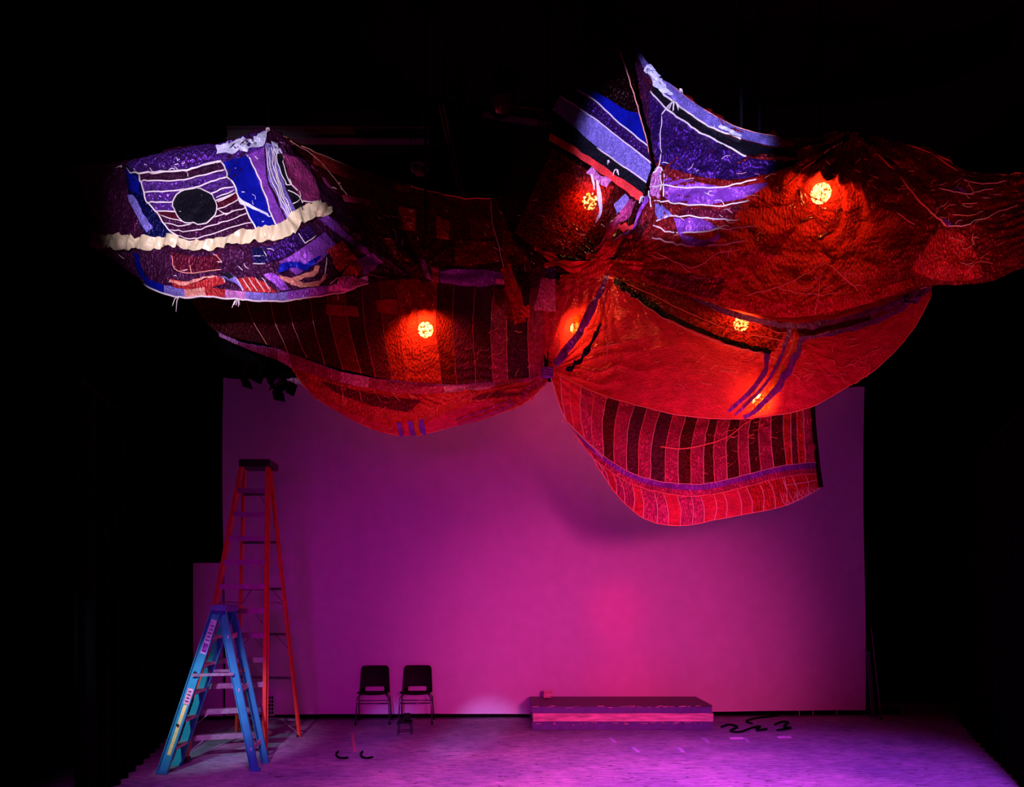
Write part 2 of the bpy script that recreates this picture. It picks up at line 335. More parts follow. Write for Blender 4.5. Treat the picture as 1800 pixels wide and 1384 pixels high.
# stage floor: worn painted boards
fm = bpy.data.materials.new('worn painted stage floor'); fm.use_nodes = True
nt = fm.node_tree; N = nt.nodes; L = nt.links; b = N['Principled BSDF']
tc = N.new('ShaderNodeTexCoord'); mp = N.new('ShaderNodeMapping'); mp.inputs['Scale'].default_value = (1.0, 4.2, 1)
L.new(tc.outputs['Object'], mp.inputs['Vector'])
n1 = N.new('ShaderNodeTexNoise'); n1.inputs['Scale'].default_value = 5; n1.inputs['Detail'].default_value = 9; n1.inputs['Roughness'].default_value = 0.72
n2 = N.new('ShaderNodeTexNoise'); n2.inputs['Scale'].default_value = 1.1; n2.inputs['Detail'].default_value = 5
n3 = N.new('ShaderNodeTexNoise'); n3.inputs['Scale'].default_value = 7; n3.inputs['Detail'].default_value = 6; n3.inputs['Distortion'].default_value = 1.2
L.new(mp.outputs[0], n1.inputs['Vector']); L.new(tc.outputs['Object'], n2.inputs['Vector']); L.new(mp.outputs[0], n3.inputs['Vector'])
r1 = N.new('ShaderNodeValToRGB'); r1.color_ramp.elements[0].position = 0.30; r1.color_ramp.elements[0].color = (0.16, 0.13, 0.20, 1)
r1.color_ramp.elements[1].position = 0.66; r1.color_ramp.elements[1].color = (0.72, 0.68, 0.70, 1)
L.new(n1.outputs['Fac'], r1.inputs[0])
r2 = N.new('ShaderNodeValToRGB'); r2.color_ramp.elements[0].position = 0.35; r2.color_ramp.elements[0].color = (0.62, 0.60, 0.75, 1)
r2.color_ramp.elements[1].position = 0.65; r2.color_ramp.elements[1].color = (1, 0.95, 0.95, 1); L.new(n2.outputs['Fac'], r2.inputs[0])
r3 = N.new('ShaderNodeValToRGB'); r3.color_ramp.elements[0].position = 0.33; r3.color_ramp.elements[0].color = (0.08, 0.07, 0.12, 1)
r3.color_ramp.elements[1].position = 0.39; r3.color_ramp.elements[1].color = (1, 1, 1, 1); L.new(n3.outputs['Fac'], r3.inputs[0])
x1 = N.new('ShaderNodeMix'); x1.data_type = 'RGBA'; x1.blend_type = 'MULTIPLY'; x1.inputs[0].default_value = 1
x2 = N.new('ShaderNodeMix'); x2.data_type = 'RGBA'; x2.blend_type = 'MULTIPLY'; x2.inputs[0].default_value = 1
L.new(r1.outputs[0], x1.inputs[6]); L.new(r2.outputs[0], x1.inputs[7]); L.new(x1.outputs[2], x2.inputs[6]); L.new(r3.outputs[0], x2.inputs[7])
L.new(x2.outputs[2], b.inputs['Base Color']); b.inputs['Roughness'].default_value = 0.62; b.inputs['Specular IOR Level'].default_value = 0.25
bp = N.new('ShaderNodeBump'); bp.inputs['Strength'].default_value = 0.5; bp.inputs['Distance'].default_value = 0.01
L.new(n1.outputs['Fac'], bp.inputs['Height']); L.new(bp.outputs[0], b.inputs['Normal'])
def slab(name, x0, x1_, y0, y1, z0, z1, m):
    return struct(MB().box(((x0+x1_)/2, (y0+y1)/2, (z0+z1)/2), (x1_-x0, y1-y0, z1-z0)).build(name, m))
slab('floor', -8, 9, -4, 13, -0.1, 0, fm)
slab('ceiling', -8, 9, -4, 13, CEIL, CEIL+0.1, M['blackwall'])
slab('wall_back', -8, 9, 12.9, 13.0, 0, CEIL, M['blackwall'])
slab('wall_left', -8.1, -8, -4, 13, 0, CEIL, M['blackwall'])
slab('wall_right', 9, 9.1, -4, 13, 0, CEIL, M['blackwall'])

# cyclorama: stands a little askew, left end nearer
SL = Vector((P(393, 1267, 10.94).x, 10.94, 0)); SR = Vector((P(1520, 1258, 11.43).x, 11.43, 0))
def scr(px, off=0.0):                                # a point of the screen's foot line under a seen column
    t0, t1 = (SL.x/SL.y), (SR.x/SR.y); k = (px-CX)/FPX
    d = SR-SL; a = (k*SL.y-SL.x)/(d.x-k*d.y); p = SL+d*a; return p+Vector((0, -off, 0))
root = thing('projection_screen', 'huge pale screen cloth lit magenta, hung across the back of the stage', 'screen', (0, 11.2, 0))
nx, nz = 80, 40; vs_ = []; ZB, ZT = 0.07, 5.08
for i in range(nx+1):
    for j in range(nz+1):
        a, c = i/nx, j/nz; p = SL.lerp(SR, a)
        edge = 0.025*math.sin(c*5+1) if i in (0, nx) else 0
        vs_.append((p.x+edge, p.y+0.02*math.sin(a*21+c*2)*(1-c*0.4)+0.012*math.sin(a*47), ZB+(ZT-ZB)*c+0.012*math.sin(a*9)*(1-c)))
mesh_obj('screen_cloth', vs_, [(i*(nz+1)+j, (i+1)*(nz+1)+j, (i+1)*(nz+1)+j+1, i*(nz+1)+j+1) for i in range(nx) for j in range(nz)], M['screen'], root, True)
MB().tube([SL+Vector((-0.1, 0.03, ZT)), SR+Vector((0.1, 0.03, ZT))], 0.025, 10).build('top_batten', M['blackmetal'], root)
MB().tube([SL+Vector((0.02, 0.04, ZB)), SR+Vector((-0.02, 0.04, ZB))], 0.012, 8).build('bottom_pipe', M['blackmetal'], root)
for a in (0.1, 0.5, 0.9):
    p = SL.lerp(SR, a); MB().tube([p+Vector((0, 0.03, ZT)), Vector((p.x, p.y+0.03, HANG))], 0.01, 6).build('hanging_line', M['rope'], root)
for px in (1406, 1430, 1472):
    p = scr(px, -0.02); MB().tube([p+Vector((0, 0, 0.0)), p+Vector((0, 0, ZB))], 0.006, 5).build('tie_line', M['thread'], root)
p0, p1 = SL+Vector((-0.6, 0.12, 0)), SR+Vector((0.6, 0.12, 0))
struct(MB().bar(p0+Vector((0, 0, 0.045)), p1+Vector((0, 0, 0.045)), 0.03, 0.09, (0, 1, 0)).build('baseboard_back', M['blackwall']))

def drape(name, pts, h, label):
    base = spline([(x, y, 0) for x, y in pts], 140); mb = []; nn = 14
    t = np.gradient(base, axis=0); nr = np.stack([-t[:, 1], t[:, 0], 0*t[:, 0]], 1); nr /= np.linalg.norm(nr, axis=1, keepdims=True)
    for i in range(140):
        for j in range(nn):
            c = j/(nn-1); amp = 0.07*(0.6+0.4*(1-c)); q = base[i]+nr[i]*amp*math.sin(i*0.75+0.5*math.sin(i*0.2+c*2))
            mb.append((q[0], q[1], c*h))
    rt = thing(name, label, 'curtain', (pts[0][0], pts[0][1], 0))
    mesh_obj('curtain_cloth', mb, [(i*nn+j, (i+1)*nn+j, (i+1)*nn+j+1, i*nn+j+1) for i in range(139) for j in range(nn-1)], M['drape'], rt, True)
    MB().tube([(p[0], p[1], h+0.02) for p in base[::10]], 0.025, 8).build('curtain_rail', M['blackmetal'], rt)
drape('masking_curtain', [(-3.62, 6.2), (-3.95, 7.6), (-4.5, 9.5), (-5.2, 11.2)], 3.6, 'black pleated masking curtain down the left side of the stage, beside the ladders')
drape('masking_curtain', [(4.6, 6.4), (5.15, 7.6), (5.85, 9.2), (6.65, 10.9)], 3.6, 'black pleated masking curtain down the right side of the stage')

# low flat left of the screen
root = thing('stage_flat', 'low pale panel with a dark cap rail, left of the screen behind the ladders', 'panel', FL(366, 1266))
yF = 11.02
MB().box(((P(339, 0, yF).x+P(391, 0, yF).x)/2, yF+0.03, (0.05+P(0, 990, yF).z)/2), (P(391, 0, yF).x-P(339, 0, yF).x, 0.05, P(0, 990, yF).z-0.05), bev=0.004).build('panel_face', M['screen'], root)
MB().box(((P(338, 0, yF).x+P(396, 0, yF).x)/2, yF+0.02, P(0, 986, yF).z), (P(396, 0, yF).x-P(338, 0, yF).x, 0.10, 0.06), bev=0.006).build('cap_rail', M['blackmetal'], root)
MB().box(((P(339, 0, yF).x+P(391, 0, yF).x)/2, yF+0.05, 0.025), (P(391, 0, yF).x-P(339, 0, yF).x, 0.2, 0.05)).build('base_plate', M['blackmetal'], root)

# ------------------------------------------------------------------ CLOTH A: blue-lit patchwork at the left
GRP = 'patchwork cloths tied up to the ceiling'
A = thing('patchwork_cloth', 'purple patchwork cloth with a dark disc and cream ruffle, under the blue spotlight at left', 'cloth', P(420, 420, 6.6), GRP)
ca = Cloth(A, [(115, 290, 7.2), (222, 284, 6.75), (300, 266, 6.6), (400, 246, 6.6), (472, 226, 6.7), (540, 290, 6.9), (600, 352, 7.1), (680, 440, 7.3), (722, 489, 7.45)],
           [(165, 432, 7.1), (240, 487, 6.7), (270, 506, 6.5), (315, 522, 6.4), (360, 520, 6.35), (420, 527, 6.3), (490, 530, 6.4), (560, 520, 6.55), (600, 513, 6.7), (645, 499, 6.95), (690, 492, 7.3), (722, 490, 7.45)],
           left=[(115, 290, 7.2), (138, 360, 7.2), (165, 432, 7.1)], bulge=0.22,
           folds=[(472, 226, 0.06, 9, 120, 0.4), (722, 489, 0.05, 12, 90, 1.0), (222, 284, 0.03, 8, 60, 0.2)], crease=0.034, cscale=3.0, fine=0.011, seed=11)
ca.base('cloth_sheet', M['plum'])
ca.strip([(113, 292), (163, 430)], [(128, 291), (175, 405)], M['orchid'])
ca.strip([(224, 286), (300, 268), (400, 248), (470, 229)], [(232, 303), (300, 307), (345, 299), (400, 286), (468, 262)], M['purple'])
ca.strip([(380, 264), (430, 250), (468, 236)], [(385, 278), (432, 270), (465, 256)], M['white'], off=0.04)
ca.strip([(222, 290), (228, 340), (250, 400), (268, 425)], [(246, 306), (256, 345), (285, 390), (310, 418)], M['navy'])
ca.strip([(224, 300), (232, 335)], [(244, 312), (250, 345)], M['blue'], off=0.02)
ca.strip([(228, 345), (240, 375), (262, 410)], [(240, 345), (252, 372), (272, 402)], M['lilac'], off=0.024)
# horizontal bands of the lined panel
rowL = [(246, 306), (250, 321), (256, 342), (262, 359), (276, 372), (284, 382), (292, 393), (302, 405), (314, 418), (338, 428)]
rowM = [(322, 304), (325, 320), (330, 336), (330, 356), (332, 374), (335, 388), (338, 396), (343, 408), (350, 420), (365, 430)]
rowR = [(391, 288), (396, 302), (402, 314), (411, 330), (418, 342), (424, 355), (432, 368), (437, 378), (444, 393), (448, 405)]
cols = ['plum', 'purple', 'purple', 'purple', 'wine', 'plum', 'plum', 'plum', 'plum']
for i in range(9):
    ca.strip([rowL[i], rowM[i], rowR[i]], [rowL[i+1], rowM[i+1], rowR[i+1]], M[cols[i]], 'appliqued_band', off=0.014)
for i in range(10): ca.seam([rowL[i], rowM[i], rowR[i]], 0.0065 if i < 5 else 0.005, off=0.024)
ca.seam([(228, 300), (238, 306), (262, 307), (300, 307), (345, 299), (391, 287)], 0.008, off=0.026)
ca.seam([(248, 312), (258, 345), (264, 360), (280, 378), (300, 405), (316, 420)], 0.008, off=0.026)
ca.disc((347, 367), 39, 30, 0.2, M['black'], 'round_patch', 0.032)
ca.seam([(347+39*math.cos(t)*math.cos(.2)-30*math.sin(t)*math.sin(.2), 367+39*math.cos(t)*math.sin(.2)+30*math.sin(t)*math.cos(.2)) for t in np.linspace(0, 2*PI, 25)], 0.006, off=0.036, wob=0.3)
for l in ([(385, 352), (400, 343), (412, 337)], [(386, 360), (405, 350), (418, 342)], [(388, 372), (398, 380), (408, 372)]): ca.seam(l, 0.005, off=0.03)
ca.strip([(392, 288), (420, 345), (448, 405)], [(434, 274), (460, 335), (483, 398)], M['blue'], off=0.016)
ca.strip([(418, 352), (440, 362), (472, 380)], [(422, 362), (442, 369), (475, 386)], M['white'], off=0.024)
ca.seam([(391, 287), (404, 315), (430, 365), (449, 406)], 0.008, off=0.026); ca.seam([(435, 275), (458, 325), (476, 375), (487, 402)], 0.008, off=0.026)
ca.strip([(435, 274), (460, 335), (484, 398)], [(464, 258), (470, 320), (503, 394)], M['orchid'], off=0.015)
ca.strip([(466, 258), (470, 310), (490, 360), (506, 394)], [(482, 256), (493, 310), (512, 360), (522, 380)], M['lilac'], off=0.02)
for k in range(4): ca.seam([(468+4*k, 262), (472+4*k, 305), (488+4*k, 350), (504+4*k, 385)], 0.005, off=0.028)
ca.strip([(480, 256), (495, 310), (512, 355), (525, 378)], [(494, 270), (505, 315), (524, 350), (536, 370)], M['black'], off=0.018)
ca.strip([(494, 272), (505, 315), (524, 345), (538, 360)], [(520, 278), (548, 310), (560, 340), (561, 356)], M['magenta'], off=0.015)
for l in ([(480, 258), (490, 300), (503, 330)], [(493, 272), (503, 312), (520, 338)], [(506, 340), (518, 345), (530, 360)], [(512, 360), (524, 352), (522, 340)], [(530, 358), (548, 361), (562, 354)], [(503, 330), (512, 327), (507, 318)], [(560, 355), (562, 370)]): ca.seam(l, 0.005, off=0.03)
ca.strip([(478, 254), (484, 274)], [(488, 255), (497, 272)], M['white'], off=0.03)
# cream ruffle: gathered band standing off the cloth
rl = spline([(168, 427), (225, 425), (265, 430), (310, 429), (350, 434), (385, 431), (430, 419), (480, 413), (506, 403), (520, 387), (545, 376), (580, 373)], 120)
tt = np.gradient(rl, axis=0); tt /= np.linalg.norm(tt, axis=1, keepdims=True); nnn = np.stack([-tt[:, 1], tt[:, 0]], 1)
uvr = []
Wd = np.interp(np.linspace(0, 1, 120), [0, .2, .4, .6, .75, .88, 1], [10, 11, 9, 11, 14, 14, 7])
rv = []
for i in range(120):
    for j in range(7):
        c = j/6*2-1; q = rl[i]+nnn[i]*(c*Wd[i]*(1+0.10*math.sin(i*0.55+1.3*math.sin(i*0.23))))
        puff = 0.040+0.018*math.sin(i*0.75+1.6*math.sin(i*0.31)+0.9*c)+0.009*math.sin(i*1.7+2.2*c+2*math.sin(i*0.13))
        rv.append(tuple(ca.at([q], puff)[0]))
mesh_obj('ruffle', rv, [(i*7+j, (i+1)*7+j, (i+1)*7+j+1, i*7+j+1) for i in range(119) for j in range(6)], M['cream'], A, True)['label'] = 'cream satin ruffle'
# below the ruffle
ca.strip([(236, 445), (245, 480), (262, 500)], [(244, 443), (254, 478), (275, 505)], M['blue'])
ca.strip([(300, 445), (350, 452), (390, 446)], [(312, 478), (350, 480), (385, 474)], M['wine'], off=0.014)
for l in ([(304, 450), (312, 476), (350, 480), (390, 474)], [(336, 468), (339, 480)], [(382, 450), (392, 462)]): ca.seam(l, 0.004, m=M['redthread'])
ca.strip([(440, 437), (480, 432), (520, 410), (545, 396)], [(445, 465), (490, 458), (530, 435), (555, 415)], M['darkviolet'], off=0.014)
ca.strip([(443, 440), (462, 437)], [(448, 464), (467, 462)], M['navy'], off=0.02)
for l in ([(458, 436), (467, 450)], [(446, 452), (467, 451)], [(445, 465), (466, 464)], [(523, 412), (536, 430)], [(537, 430), (555, 416)]): ca.seam(l, 0.004)
ca.strip([(490, 462), (530, 438), (570, 410)], [(520, 485), (560, 462), (590, 432)], M['orchid'], off=0.014, label='purple strip')
ca.strip([(560, 388), (600, 420), (645, 452)], [(575, 380), (612, 415), (650, 445)], M['orchid'], off=0.02)
for i, (a_, b_) in enumerate([((571, 442), (600, 425)), ((582, 462), (612, 440)), ((598, 486), (622, 455))]): ca.strip([a_, b_], [(a_[0]+14, a_[1]+18), (b_[0]+14, b_[1]+16)], M['red'], off=0.016)
ca.strip([(625, 458), (655, 445)], [(640, 485), (672, 462)], M['orchid'], off=0.015)
# coloured hem pieces
hem = spline([(258, 500), (290, 512), (315, 519), (360, 516), (420, 523), (490, 526), (560, 516), (600, 509), (645, 496)], 12)
up = np.array([(0, -8)]*12)
hm = ['blue', 'lilac', 'salmon', 'red', 'pink', 'lilac', 'lilac', 'orchid', 'orchid', 'pink', 'white']
for i in range(11):
    ca.strip([hem[i]+[0, 3], hem[i+1]+[0, 3]], [hem[i]+[0, -11], hem[i+1]+[0, -11]], M[hm[i]], 'hem_patch', off=0.018)
ca.seam([tuple(q+[0, 3]) for q in hem], 0.009, off=0.02)
ca.strip([(385, 488), (398, 490), (415, 500)], [(402, 482), (412, 487), (432, 512)], M['lilac'], off=0.022)
ca.strip([(462, 483), (475, 495), (495, 512)], [(478, 480), (492, 490), (508, 510)], M['orchid'], off=0.022)
ca.strip([(412, 492), (440, 488), (462, 496)], [(428, 512), (455, 514), (488, 514)], M['red'], off=0.016)
for k in range(5): ca.seam([(416+11*k, 490), (428+12*k, 512)], 0.004, off=0.026)
ca.strip([(300, 490), (340, 497), (375, 488), (388, 484)], [(312, 512), (350, 512), (380, 505), (398, 500)], M['red'], off=0.016)
ca.ribbon([(300, 493), (330, 500), (360, 490), (385, 485)], 4, M['salmon'], off=0.024)
ca.ribbon([(488, 480), (500, 470), (520, 468), (535, 474), (548, 464), (560, 452)], [6, 12, 10, 12, 10, 5], M['blue'], off=0.026)
ca.ribbon([(490, 489), (510, 496), (530, 489), (548, 485), (558, 470)], [5, 9, 8, 9, 5], M['salmon'], off=0.03)
ca.ribbon([(508, 499), (535, 504), (555, 500), (572, 484)], [8, 9, 8, 4], M['salmon'], off=0.03)
ca.strip([(592, 492), (612, 487), (628, 492)], [(590, 508), (612, 509), (640, 500)], M['pink'], off=0.028)
ca.seam([(574, 455), (571, 475), (568, 492)], 0.005); ca.seam([(578, 500), (592, 490), (615, 486), (638, 500)], 0.005)
ca.strip([(392, 480), (402, 480)], [(405, 492), (412, 488)], M['black'], off=0.03)
ca.tuft((420, 526), 6, 0.10); ca.tuft((318, 521), 2, 0.14); ca.tuft((590, 514), 1, 0.07); ca.tuft((472, 229), 5, 0.05)
tie(A, 472, 226, 6.7); tie(A, 222, 284, 6.75); tie(A, 115, 290, 7.2)

# ------------------------------------------------------------------ CLOTH B: striped sling at the lower left
B = thing('patchwork_cloth', 'dark red striped cloth sling with a beaded magenta band, low above the chairs', 'cloth', P(740, 640, 7.4), GRP)
cb = Cloth(B, [(332, 520, 8.4), (420, 520, 8.3), (520, 505, 8.1), (645, 475, 8.0), (725, 462, 7.95), (800, 468, 7.95), (890, 472, 7.95), (965, 462, 7.95)],
           [(386, 592, 8.2), (450, 619, 8.0), (515, 647, 7.7), (600, 672, 7.45), (700, 690, 7.25), (780, 692, 7.2), (870, 680, 7.4), (958, 664, 7.7)],
           left=[(332, 520, 8.4), (352, 562, 8.35), (386, 592, 8.2)], right=[(965, 462, 7.95), (978, 560, 7.8), (958, 664, 7.7)], bulge=0.2,
           folds=[(960, 660, 0.035, 22, 170, 0.3), (725, 485, 0.04, 11, 80, 0.6)], crease=0.012, cscale=1.6, fine=0.004, seed=31, aniso=(1.6, 0.7))
bnd = [((330, 520), (386, 590)), ((430, 518), (470, 606)), ((472, 512), (508, 622)), ((502, 508), (540, 630)), ((544, 500), (572, 642)), ((573, 492), (604, 650)), ((603, 486), (636, 657)), ((635, 478), (660, 663)), ((668, 470), (690, 668)), ((700, 465), (715, 671)), ((733, 464), (746, 674)), ((769, 466), (777, 676)), ((801, 468), (803, 677)), ((838, 470), (836, 675)), ((872, 471), (866, 672)), ((902, 472), (892, 668)), ((938, 470), (930, 664)), ((968, 464), (957, 659))]
mcol = ['maroon', 'maroon', 'maroon', 'maroon', 'maroon', 'deepred', 'maroon', 'wine', 'deepred', 'red', 'red', 'maroon', 'plum', 'plum', 'magenta', 'plum', 'magenta']
for i in range(len(bnd)-1):
    (t0, b0), (t1, b1) = bnd[i], bnd[i+1]; mid0 = ((t0[0]+b0[0])/2-6, (t0[1]+b0[1])/2); mid1 = ((t1[0]+b1[0])/2-6, (t1[1]+b1[1])/2)
    cb.strip([t0, mid0, b0], [t1, mid1, b1], M[mcol[i]], off=0.0, step=3.6)
    if i: cb.seam([t0, mid0, b0], 0.0035, m=M['redthread'], off=0.008)
band = [(386, 586), (420, 600), (450, 607), (490, 614), (510, 622), (560, 640), (600, 654), (650, 664), (700, 671), (780, 678), (870, 672), (920, 664), (957, 660)]
bandlow = [(388, 592), (420, 608), (452, 619), (490, 633), (515, 647), (560, 661), (600, 672), (650, 683), (700, 691), (780, 693), (870, 681), (920, 673), (958, 666)]
nb = 12
for i in range(nb):
    cb.strip(band[i:i+2], bandlow[i:i+2], M['magenta' if i % 3 else 'pink'], 'hem_and_lit_band', off=0.015)
bs = spline(band, 150); bw = cb.at(bs, 0.022); mb = MB()
for i, q in enumerate(bw):
    o = Vector(q); r = 0.007
    mb.add([o+Vector(d)*r for d in ((1, 0, 0), (0, 1, 0), (-1, 0, 0), (0, -1, 0), (0, 0, 1), (0, 0, -1))], [(0, 1, 4), (1, 2, 4), (2, 3, 4), (3, 0, 4), (1, 0, 5), (2, 1, 5), (3, 2, 5), (0, 3, 5)])
mb.build('bead_edging', M['lilac'], B)['kind'] = 'stuff'
# appliques
cb.strip([(574, 538), (602, 540)], [(575, 556), (604, 558)], M['crimson'], off=0.02); cb.strip([(604, 540), (630, 542)], [(606, 558), (633, 559)], M['crimson'], off=0.02)
cb.strip([(662, 532), (698, 528)], [(664, 552), (700, 556)], M['crimson'], off=0.02)
cb.strip([(868, 515), (920, 518)], [(872, 540), (918, 536)], M['wine'], off=0.02)
# the belly that hangs under the band
cb2 = Cloth(B, [(500, 638, 7.85), (600, 660, 7.55), (700, 678, 7.4), (780, 681, 7.35), (870, 668, 7.5), (962, 660, 7.8)],
            [(512, 648, 7.85), (545, 690, 7.8), (600, 728, 7.7), (660, 756, 7.65), (705, 766, 7.6), (745, 763, 7.6), (800, 749, 7.65), (870, 731, 7.7), (925, 706, 7.75), (962, 672, 7.8)], bulge=0.14,
            folds=[(962, 662, 0.03, 16, 170, 0.8), (700, 690, 0.02, 14, 90, 0.2), (512, 645, 0.03, 9, 80, 0.2)], crease=0.018, cscale=2.4, fine=0.006, seed=41)
cb2.base('belly_sheet', M['red'])
cb2.strip([(545, 688), (600, 726), (660, 754), (703, 764)], [(560, 690), (610, 720), (660, 740), (690, 748)], M['crimson'], off=0.014)
cb2.strip([(560, 668), (640, 690), (740, 705)], [(590, 690), (650, 712), (720, 725)], M['wine'], off=0.012)
cb2.strip([(830, 708), (790, 722), (750, 742), (740, 758)], [(920, 704), (860, 732), (800, 747), (752, 760)], M['crimson'], off=0.012)
cb2.strip([(826, 700), (860, 690), (930, 690)], [(835, 702), (862, 700), (915, 694)], M['wine'], off=0.016)
for k, mname in enumerate(['purpleband', 'gold', 'purpleband', 'gold', 'purpleband']):
    x = 697+9.6*k; cb2.strip([(x, 742-1.5*k), (x+3, 754), (x+6, 765-0.5*k)], [(x+8, 741-1.5*k), (x+11, 752), (x+14, 764-0.5*k)], M[mname if k != 1 else 'crimson'], 'stripe', off=0.02)
for l in ([(800, 735), (860, 715), (920, 690), (955, 668)], [(806, 742), (866, 722), (922, 698), (958, 670)]): cb2.ribbon(l, 4, M['magenta'], 'fold_edge', off=0.02)
for k in range(9): cb2.seam([(600+28*k, 672+2*k), (604+30*k, 690+2*k), (604+33*k, 706-0.3*k*k)], 0.0035, m=M['redthread'])
cb2.seam([(512, 647), (545, 690), (600, 727), (660, 755), (705, 765), (745, 762), (800, 748), (870, 730), (925, 706), (960, 673)], 0.006, m=M['redthread'], off=0.004)
tie(B, 332, 520, 8.4); tie(B, 725, 462, 7.95)

# ------------------------------------------------------------------ CLOTH C: dark red cloth at the upper centre
C = thing('patchwork_cloth', 'dim dark red patchwork cloth stretched between the left peak and the centre gather', 'cloth', P(760, 420, 7.7), GRP)
cc = Cloth(C, [(478, 230, 7.3), (560, 270, 7.7), (650, 305, 7.95), (720, 327, 8.0), (800, 346, 8.0), (865, 350, 7.9), (905, 345, 7.85)],
           [(620, 470, 7.4), (670, 492, 7.55), (725, 490, 7.7), (760, 500, 7.7), (830, 506, 7.75), (895, 510, 7.75), (985, 500, 7.6)],
           left=[(478, 230, 7.3), (540, 340, 7.35), (620, 470, 7.4)], right=[(905, 345, 7.85), (940, 420, 7.7), (985, 500, 7.6)], bulge=0.12,
           folds=[(478, 230, 0.04, 14, 170, 0.3), (720, 488, 0.04, 12, 110, 0.7), (975, 480, 0.03, 12, 100, 0.1)], crease=0.022, cscale=2.4, fine=0.007, seed=51)
cc.base('cloth_sheet', M['maroon'])
cc.strip([(548, 268), (600, 291), (660, 312), (722, 322)], [(550, 290), (600, 313), (660, 331), (720, 341)], M['red'], off=0.016, label='long red strip')
cc.strip([(600, 345), (625, 350), (652, 353)], [(605, 358), (628, 360), (652, 362)], M['crimson'], off=0.02)
for a_, b_, m_ in [([(701, 364), (731, 370)], [(700, 404), (730, 408)], 'red'), ([(766, 380), (790, 390)], [(768, 420), (789, 423)], 'red'), ([(824, 384), (868, 390)], [(828, 420), (872, 418)], 'deepred'),
                   ([(740, 360), (768, 372)], [(745, 372), (768, 382)], 'deepred'), ([(640, 412), (700, 425)], [(650, 450), (730, 462)], 'deepred'), ([(800, 425), (870, 425)], [(800, 470), (880, 462)], 'deepred'),
                   ([(880, 360), (905, 360)], [(885, 470), (930, 460)], 'deepred'), ([(530, 290), (560, 330)], [(590, 340), (640, 420)], 'deepred')]:
    cc.strip(a_, b_, M[m_], off=0.013)
cc.strip([(772, 476), (820, 474), (888, 478)], [(774, 502), (825, 507), (880, 500)], M['purpleband'], off=0.02, label='violet patch')
cc.strip([(737, 456), (744, 480), (752, 492)], [(746, 456), (754, 480), (760, 492)], M['orchid'], off=0.02); cc.strip([(758, 470), (770, 470)], [(760, 499), (772, 500)], M['magenta'], off=0.02)
cc.strip([(872, 492), (890, 494)], [(872, 499), (890, 499)], M['pink'], off=0.024)
cc.strip([(890, 490), (905, 500)], [(900, 508), (920, 506)], M['red'], off=0.018)
cc.seam([(863, 350), (866, 390), (876, 430), (888, 485), (892, 508)], 0.005, off=0.02); cc.seam([(478, 232), (520, 255), (560, 285), (610, 345)], 0.004, m=M['redthread'])
cc.ribbon([(546, 295), (565, 320), (590, 345)], [3, 9, 3], M['magenta'], off=0.02)
cc.seam([(480, 232), (540, 262), (640, 303), (720, 327), (800, 346), (865, 350)], 0.006, m=M['redthread'], off=0.004)
# hanging tail pieces below its hem
def free_ribbon(root_, pts, width, m, name='hanging_strip', tw=0.0, n=26, k=6, ruf=0.012):
    q = spline([tuple(P(*p)) for p in pts], n); t = np.gradient(q, axis=0); t /= np.linalg.norm(t, axis=1, keepdims=True)
    s_ = np.cross(t, np.array([0, -1.0, 0])); s_ /= np.maximum(np.linalg.norm(s_, axis=1, keepdims=True), 1e-6); f_ = np.cross(s_, t)
    wd = np.interp(np.linspace(0, 1, n), np.linspace(0, 1, len(width)), width) if hasattr(width, '__len__') else np.full(n, width)
    vv = []
    for i in range(n):
        a = tw*math.sin(i*0.45); sd = s_[i]*math.cos(a)+f_[i]*math.sin(a)
        for j in range(k):
            c = j/(k-1)*2-1; vv.append(tuple(q[i]+sd*c*wd[i]/2+f_[i]*ruf*math.sin(c*5+i*0.5)))
    return mesh_obj(name, vv, [(i*k+j, (i+1)*k+j, (i+1)*k+j+1, i*k+j+1) for i in range(n-1) for j in range(k-1)], m, root_, True)
free_ribbon(C, [(888, 470, 7.5), (905, 520, 7.45), (915, 568, 7.45)], [0.10, 0.14, 0.12], M['red'])
free_ribbon(C, [(893, 505, 7.5), (897, 540, 7.5), (898, 563, 7.5)], 0.09, M['deepred'])
free_ribbon(C, [(922, 538, 7.44), (923, 547, 7.43), (924, 558, 7.43)], 0.09, M['scarlet'])
free_ribbon(C, [(964, 490, 7.4), (961, 515, 7.38), (958, 547, 7.38)], [0.14, 0.17, 0.22], M['pink'])['label'] = 'pink sparkling square'
free_ribbon(C, [(968, 470, 7.42), (968, 480, 7.42), (968, 491, 7.4)], 0.10, M['darkviolet'])
tie(C, 865, 350, 7.9); tie(C, 720, 327, 8.0)

# ------------------------------------------------------------------ CLOTH D: the centre peak
D = thing('patchwork_cloth', 'dark peaked cloth with diagonal stripes and a scarlet strap, above the centre gather', 'cloth', P(1040, 300, 7.5), GRP)
cd = Cloth(D, [(1030, 30, 7.5), (1048, 28, 7.5), (1085, 30, 7.5)],
           [(872, 348, 7.85), (900, 420, 7.7), (950, 470, 7.5), (1030, 480, 7.35), (1090, 440, 7.25), (1140, 370, 7.25), (1172, 296, 7.3)],
           left=[(1030, 30, 7.5), (985, 120, 7.6), (930, 245, 7.75), (872, 348, 7.85)], right=[(1085, 30, 7.5), (1132, 110, 7.45), (1158, 195, 7.35), (1172, 296, 7.3)], bulge=0.05,
           folds=[(1080, 470, 0.04, 16, 90, 0.3), (1048, 30, 0.02, 14, 200, 0.3)], crease=0.015, cscale=2.2, fine=0.006, seed=61, nv=170)
cd.base('cloth_sheet', M['soot'])
L1 = [(1015, 158), (1050, 183), (1085, 215), (1137, 258)]; L2 = [(985, 170), (1030, 200), (1068, 228), (1146, 290)]; L3 = [(972, 195), (1010, 225), (1053, 263), (1135, 324)]
